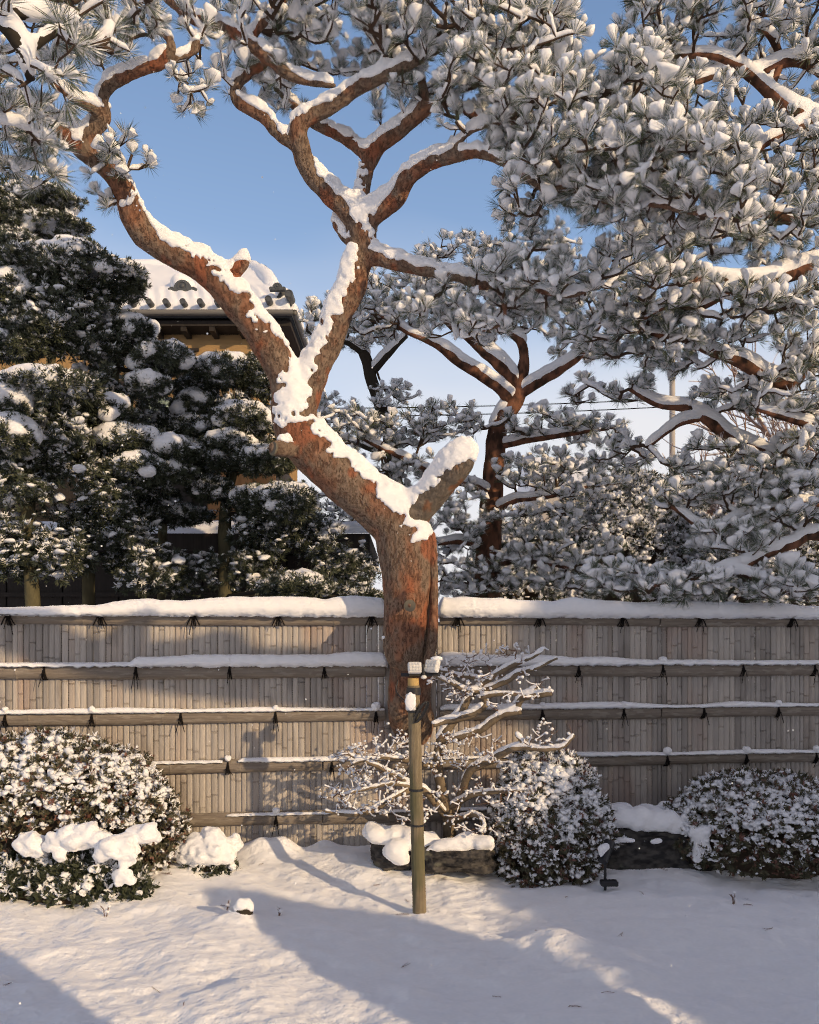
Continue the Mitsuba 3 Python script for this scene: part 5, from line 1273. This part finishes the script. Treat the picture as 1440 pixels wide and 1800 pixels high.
for p in paths:
    if mrng.random() < 0.45:
        beads.append(p[-1])
    if mrng.random() < 0.3 and len(p) > 2:
        q = spline(p, 2)
        lines.append(tube(q + [0, 0, 0.006], 0.0050 * (0.5 + nfbm(q * 30, 2, 3)), 5, cap=False))
    elif mrng.random() < 0.5:
        beads.append(p[len(p) // 2] + [0, 0, 0.005])
beads = np.array(beads)
add('bare_maple__snow_beads', join([scatter(BLOB1, beads, np.tile([0, 0, 1.0], (len(beads), 1)) + 0.4 * mrng.normal(size=beads.shape), mrng.uniform(0.004, 0.014, len(beads)), mrng)] + lines), 'm_snow_far', kind='stuff', smooth=True)

# lamp post
def c_post(p, n, uv):
    g = mikit.noise(p.x * 160, p.y * 160, p.z * 6) * 0.5 + 0.5 * mikit.fbm(p.x * 20, p.y * 20, p.z * 14, 3)
    col = mikit.mix((0.11, 0.085, 0.05), (0.30, 0.245, 0.165), g)
    return mikit.mix(col, (0.10, 0.10, 0.05), mikit.smoothstep(0.52, 0.68, mikit.fbm(p.x * 9, p.y * 9, p.z * 3 + 2, 3)) * 0.7)


def b_post(p, n, uv):
    return mikit.noise(p.x * 160, p.y * 160, p.z * 6)


scene['m_post'] = {'type': 'bumpmap', 'arbitrary': mikit.proc(b_post, 1.5e-3), 'scale': 0.004, 'bsdf': two({'type': 'principled', 'base_color': mikit.proc(c_post), 'roughness': 0.75, 'specular': 0.2})}
scene['m_white'] = two({'type': 'principled', 'base_color': rgb(0.70, 0.69, 0.66), 'roughness': 0.4, 'specular': 0.4})
scene['m_fresh_wood'] = two({'type': 'diffuse', 'reflectance': rgb(0.52, 0.36, 0.15)})
scene['m_black'] = two({'type': 'principled', 'base_color': rgb(0.018, 0.018, 0.02), 'roughness': 0.4, 'specular': 0.5})
scene['m_lens'] = two({'type': 'principled', 'base_color': rgb(0.62, 0.62, 0.60), 'roughness': 0.25, 'specular': 0.5})
LD = 4.86
tag('lamp_post', 'round wooden stake with two white floodlights and a snow-covered box, standing in the snow', 'lamp post')
a, b = P(738, 1622, LD), P(727, 1205, LD)
t = np.linspace(0, 1, 26)[:, None]
add('lamp_post__stake', tube(a + (b - a) * t, np.linspace(0.041, 0.036, 26), 16, rough=0.05, seed=4), 'm_post', smooth=50)
a2 = P(727, 1192, LD)
add('lamp_post__fresh_top', join([tube(np.array([b + [0, 0, -0.005], a2]), 0.0335, 12)]), 'm_fresh_wood', 'freshly cut yellow top of the stake', smooth=50)
for z, h in ((1215, 0.022), (1248, 0.014), (1388, 0.007), (1450, 0.006)):
    c = P(727 + (z - 1205) * 11 / 417, z, LD)
    add(numbered('lamp_post__strap'), tube(np.array([c - [0, 0, h], c + [0, 0, h]]), 0.043, 16), 'm_black', smooth=50)
c = P(722, 1233, LD) + [0, -0.055, 0]
add('lamp_post__box', bevel_box(c[0], c[1], c[2], 0.058, 0.05, 0.095, 0.006), 'm_white')
v = IV * np.array([0.032, 0.014, 0.052]); v *= (1 + 0.4 * (nfbm(IV * 2, 2, 5) - 0.5))[:, None]
add('lamp_post__box__snow', (v + c + [0, -0.030, 0.006], IF), 'm_snow', smooth=True)


def flood(px, py, D, yaw, pitch, w, h, key):
    """a flat floodlight head: white housing, ribbed lens, bracket"""
    R = trimesh.transformations.euler_matrix(math.radians(pitch), 0, math.radians(yaw), 'sxyz')[:3, :3]
    o = P(px, py, D)
    put = lambda m: (np.asarray(m[0]) @ R.T + o, m[1])
    add(key, put(bevel_box(0, 0, 0, w, 0.035, h, 0.006)), 'm_white')
    for i in range(4):
        for j in range(3):
            add(numbered(key + '__lens'), put(bevel_box((i - 1.5) * w * 0.22, -0.0195, (j - 1) * h * 0.28, w * 0.19, 0.005, h * 0.23, 0.0015)), 'm_lens')
    add(key + '__bracket', put(join([box(-w * 0.4, w * 0.4, 0.019, 0.045, -h * 0.62, -h * 0.45), box(-0.012, 0.012, 0.019, 0.06, -h * 0.6, 0.0)])), 'm_black')


flood(729, 1174, LD - 0.05, 8, -22, 0.078, 0.066, 'lamp_post__floodlight')
flood(760, 1171, LD - 0.02, -38, -18, 0.092, 0.075, 'lamp_post__floodlight_001')
c = P(744, 1178, LD)
add('lamp_post__sensor', join([tube(np.array([c + [0, 0, -0.04], c + [0, 0, 0.035]]), 0.019, 10), tube(np.array([P(705, 1186, LD), P(760, 1186, LD)]), 0.012, 8)]), 'm_black', smooth=40)
c = P(745, 1190, LD)
add('lamp_post__sensor__dome', (IV * 0.018 * np.array([1, 1, 0.7]) + c + [0, -0.02, 0], IF), 'm_white', smooth=True)
c = P(768, 1158, LD) + [0, 0.0, 0]
add('lamp_post__snow', (IV * np.array([0.035, 0.03, 0.016]) * (1 + 0.4 * (nfbm(IV * 2, 2, 8) - 0.5))[:, None] + c, IF), 'm_snow', smooth=True)
cab = []
for k in range(4):
    th = np.linspace(0, 2 * np.pi, 18)
    cab.append(tube(P(738 + k * 1.5, 1252, LD - 0.05) + np.stack([0.022 * np.cos(th) + 0.032 * np.sin(th), 0.006 * np.sin(th + k) + 0.004 * k, 0.062 * np.sin(th) + 0.006 * np.cos(th)], 1), 0.0035, 5, cap=False))
cab.append(tube(spline(np.array([P(700, 1196, LD), P(697, 1215, LD - 0.02), P(712, 1232, LD - 0.06), P(733, 1245, LD - 0.05)]), 6), 0.0035, 5))
add('lamp_post__cable', join(cab), 'm_black', smooth=True)

# garden spotlight by the flat rock
tag('garden_spotlight', 'small black garden spotlight with snow on its head, in front of the flat rock', 'spotlight')
c = P(1064, 1502, 5.3)
R = rot_to(np.array([[0.45, 0.55, 0.7]]), np.zeros(1))[0]
m = trimesh.creation.cylinder(radius=0.032, height=0.11, sections=20)
hood = trimesh.creation.annulus(r_min=0.029, r_max=0.036, height=0.05, sections=20); hood.apply_translation([0, 0, 0.07])
add('garden_spotlight__head', (np.vstack([m.vertices, hood.vertices]) @ R.T + c, np.vstack([m.faces, hood.faces + len(m.vertices)])), 'm_black', smooth=40)
g = P(1064, 1556, 5.3)
add('garden_spotlight__stem', tube(np.array([g + [0, 0, -0.05], c - [0.0, 0, 0.04]]), 0.009, 8), 'm_black', smooth=True)
add('garden_spotlight__base', bevel_box(g[0] + 0.02, g[1] - 0.02, g[2] + 0.02, 0.11, 0.06, 0.035, 0.006), 'm_black')
v, f = sdf_mesh(PP([(1056, 1505), (1058, 1494)], 5.24), PP([(1058, 1494), (1066, 1488)], 5.26), [.018, .03], [.03, .03], 0.009, k=90, wobble=0.008, freq=20, seed=3)
add('garden_spotlight__snow', (v, f), 'm_snow', smooth=True)
# a stone or stump and stalks poking out of the snow
tag('snowy_stump', 'little snow-covered clump poking out of the lawn, left of centre', 'stump')
g = P(430, 1632, 4.62)
g[2] = float(ground_z(g[0], g[1]))
add('snowy_stump__wood', tube(np.array([g + [0, 0, -0.06], g + [0.0, 0, 0.02]]), [0.05, 0.045], 10, rough=0.3), 'm_bark_dark', smooth=True)
q = g + np.array([[-.045, 0, .03], [-.02, -.02, .055], [.015, 0, .05], [.04, -.01, .02], [-.08, .02, .0], [-.11, .03, .045]])
v, f = sdf_mesh(q, q + [0.012, 0, -0.008], [.024, .034, .034, .022, .02, .014], [.03, .034, .028, .016, .02, .012], 0.009, k=110, wobble=0.012, freq=20, seed=9)
add('snowy_stump__snow', (v, f), 'm_snow', smooth=True)
srng = np.random.default_rng(14)
for px, py, lab in ((397, 1606, 'short dry stalk with a bead of snow, just above the clump on the lawn'), (490, 1612, 'tiny dry stalk sticking out of the snow, right of the clump on the lawn'), (185, 1612, 'dry stalk with snow poking out of the lawn at the far left'), (1290, 1598, 'dry stalk in the shaded snow at the right edge')):
    D = 1.6 * F / (py - HY)
    g = P(px, py, D); g[2] = float(ground_z(g[0], g[1])); parts = []
    for k in range(3):
        e = g + [srng.uniform(-.03, .03), srng.uniform(-.02, .02), srng.uniform(.03, .07)]
        parts.append(tube(np.array([g + [0, 0, -0.04], (g + e) / 2 + [0.005, 0, 0.01], e]), 0.0028, 5))
    key = numbered('dry_stalk'); tag(key, lab, 'stalk')
    add(key + '__stem', join(parts), 'm_maple_twig', smooth=True)
    add(key + '__snow_bead', scatter(BLOB1, np.array([e, g + [0.01, 0, 0.03]]), np.array([[0, 0, 1.0]] * 2), srng.uniform(.008, .016, 2), srng), 'm_snow_far', smooth=True)
# ------------------------------------------------------------------ outside the frame, behind and right of the camera: what throws the shade over the garden
def SH(x, z, t):
    """where something stands that throws its shadow on the fence line at (x, z), t steps towards the sun"""
    x, z, t = np.broadcast_arrays(np.asarray(x, float), np.asarray(z, float), np.asarray(t, float))
    return np.stack([x + SUN[0] * t, 6.1 + SUN[1] * t, z + SUN[2] * t], -1)


def panel(pts, t, depth, bsdf, key, **kw):
    from shapely.geometry import Polygon
    p = SH(*np.array(pts, float).T, t)
    m = trimesh.creation.extrude_polygon(Polygon(p[:, [0, 2]]).buffer(0), depth, engine='earcut')
    v = np.array(m.vertices)
    add(key, (np.stack([v[:, 0], p[0, 1] + v[:, 2], v[:, 1]], 1), np.array(m.faces)[:, ::-1]), bsdf, **kw)


tag('garden_gate', 'roofed timber garden gate beside the camera, outside the picture', 'gate')
panel([(-5.6, 1.75), (-3.9, 1.6), (-3.0, 1.62), (-2.78, 1.51), (-2.62, 1.46), (-2.45, 1.51), (-2.27, 1.66), (-2.2, 1.63), (-2.18, 1.47), (-1.9, 1.50), (-1.66, 1.58), (-1.48, 1.57), (-1.38, 1.47), (-0.8, 1.49), (-0.2, 1.46), (0.5, 1.5), (1.4, 1.62),
       (3.0, 1.75), (3.0, 0.95), (1.2, 1.02), (0.0, 1.05), (-0.6, 1.07), (-1.2, 1.09), (-1.7, 1.11), (-2.1, 1.14), (-2.6, 1.20), (-3.0, 1.30), (-3.4, 1.44), (-3.9, 1.5), (-5.6, 1.6)], 4.0, 0.10, 'm_dark_wood', 'garden_gate__roof_board')
panel([(-4.6, 1.62), (-4.12, 1.6), (-4.12, -2.4), (-4.6, -2.4)], 4.0, 0.12, 'm_dark_wood', 'garden_gate__post')
panel([(2.0, 1.2), (2.2, 1.2), (2.2, -2.4), (2.0, -2.4)], 4.0, 0.12, 'm_dark_wood', 'garden_gate__post_001')
tag('sleeve_fence', 'short sloping brushwood sleeve fence beside the camera, outside the picture', 'fence')
panel([(-2.30, -0.40), (-1.89, -0.50), (-1.46, -0.64), (-1.36, -0.80), (-1.43, -0.95), (-1.75, -1.30), (-2.5, -2.4), (-3.4, -2.4), (-2.8, -1.23), (-2.5, -0.75)], 4.0, 0.10, 'm_rail', 'sleeve_fence__panel')


def shade_tree(key, label, outline, n, seed, t0, t1, size, trunk, gaps=()):
    from shapely.geometry import Polygon
    from shapely import contains_xy
    rng = np.random.default_rng(seed)
    poly = Polygon(outline)
    x0, z0, x1, z1 = poly.bounds
    q = np.stack([rng.uniform(x0, x1, n * 4), rng.uniform(z0, z1, n * 4)], 1)
    q = q[contains_xy(poly, q[:, 0], q[:, 1])][:n]
    for hx, hz, ha, hb in gaps:
        u, w = q[:, 0] - hx, q[:, 1] - hz
        q = q[((u * 0.85 + w * 0.5) / ha) ** 2 + ((w * 0.85 - u * 0.5) / hb) ** 2 > 1]
    p = SH(q[:, 0], q[:, 1], rng.uniform(t0, t1, len(q)))
    p = p[p[:, 2] > 0.05]
    tag(key, label, 'tree')
    add(key + '__trunk', tube(np.array([[*SH(trunk[0], 0, (t0 + t1) / 2)[:2], -0.1], [*SH(trunk[0], 0, (t0 + t1) / 2)[:2], SH(0, trunk[1], (t0 + t1) / 2)[2]]]), [0.13, 0.04], 9, rough=0.1), 'm_bark_moss', smooth=True)
    add(key + '__foliage', scatter(SPRIG, p, rng.normal(size=p.shape) + [0, 0, 0.6], size * rng.uniform(0.7, 1.3, len(p)), rng), 'm_leaf_dark', kind='stuff')


shade_tree('garden_conifer', 'dense garden conifer behind the camera on the right, outside the picture',
           [(1.25, 2.3), (1.0, 1.7), (0.75, 1.25), (1.15, 1.1), (1.0, 0.75), (0.62, 0.42), (0.36, 0.26), (-0.05, -0.28), (-0.74, -0.77), (-1.38, -1.07), (-1.5, -2.6), (4.5, -2.6), (4.5, 2.4), (2.8, 2.9)], 7000, 71, 4.6, 5.4, 3.2, (2.6, 2.4), [(0.47, 1.68, .22, .09), (1.2, 1.62, .2, .08), (1.75, 1.6, .22, .07), (1.15, 1.33, .2, .08), (2.6, 1.75, .2, .07), (0.75, 0.8, .3, .16), (1.7, 2.0, .3, .1)])
# ------------------------------------------------------------------ flurry
frng = np.random.default_rng(55)
fy = frng.uniform(2.2, 12.0, 900)
fx, fz = frng.uniform(-0.55, 0.55, 900) * fy, EYE + frng.uniform(-0.45, 0.80, 900) * fy
ok = (fz > 0.25) & ~((np.abs(fy - 6.1 - 0.12 * fx) < 0.25) & (fz < 2.0))
_o = trimesh.creation.octahedron() if hasattr(trimesh.creation, 'octahedron') else trimesh.creation.icosphere(subdivisions=0)
flakes = scatter([(np.array(_o.vertices), np.array(_o.faces))], np.stack([fx, fy, fz], 1)[ok], frng.normal(size=(ok.sum(), 3)), frng.uniform(0.0012, 0.0034, ok.sum()), frng)
add('falling_snow', flakes, 'm_snow_far', 'fine snowflakes drifting down through the whole garden', 'snowflakes', kind='stuff')

nd = np.random.default_rng(66)
n = 26
x, y = nd.uniform(-2.2, 2.4, n), nd.uniform(3.3, 5.7, n)
parts = []
for i in range(n):
    a, L = nd.uniform(0, 6.28), nd.uniform(0.03, 0.09)
    d = np.array([math.cos(a), math.sin(a), 0]) * L
    e = nd.uniform(-0.4, 0.4); d2 = np.array([math.cos(a + e), math.sin(a + e), 0]) * L
    o = np.array([x[i], y[i], float(ground_z(x[i], y[i])) + 0.004])
    for k, q in enumerate((d, d2)):
        m = o + q * 0.5; m[2] = float(ground_z(m[0], m[1])) + 0.006
        z = o + q; z[2] = float(ground_z(z[0], z[1])) + 0.004
        parts.append(tube(np.array([o, m, z]), 0.0011, 3, cap=False))
add('fallen_needles', join(parts), 'm_maple_twig', 'brown pine needles fallen on the snow of the lawn', 'pine needles', kind='stuff')
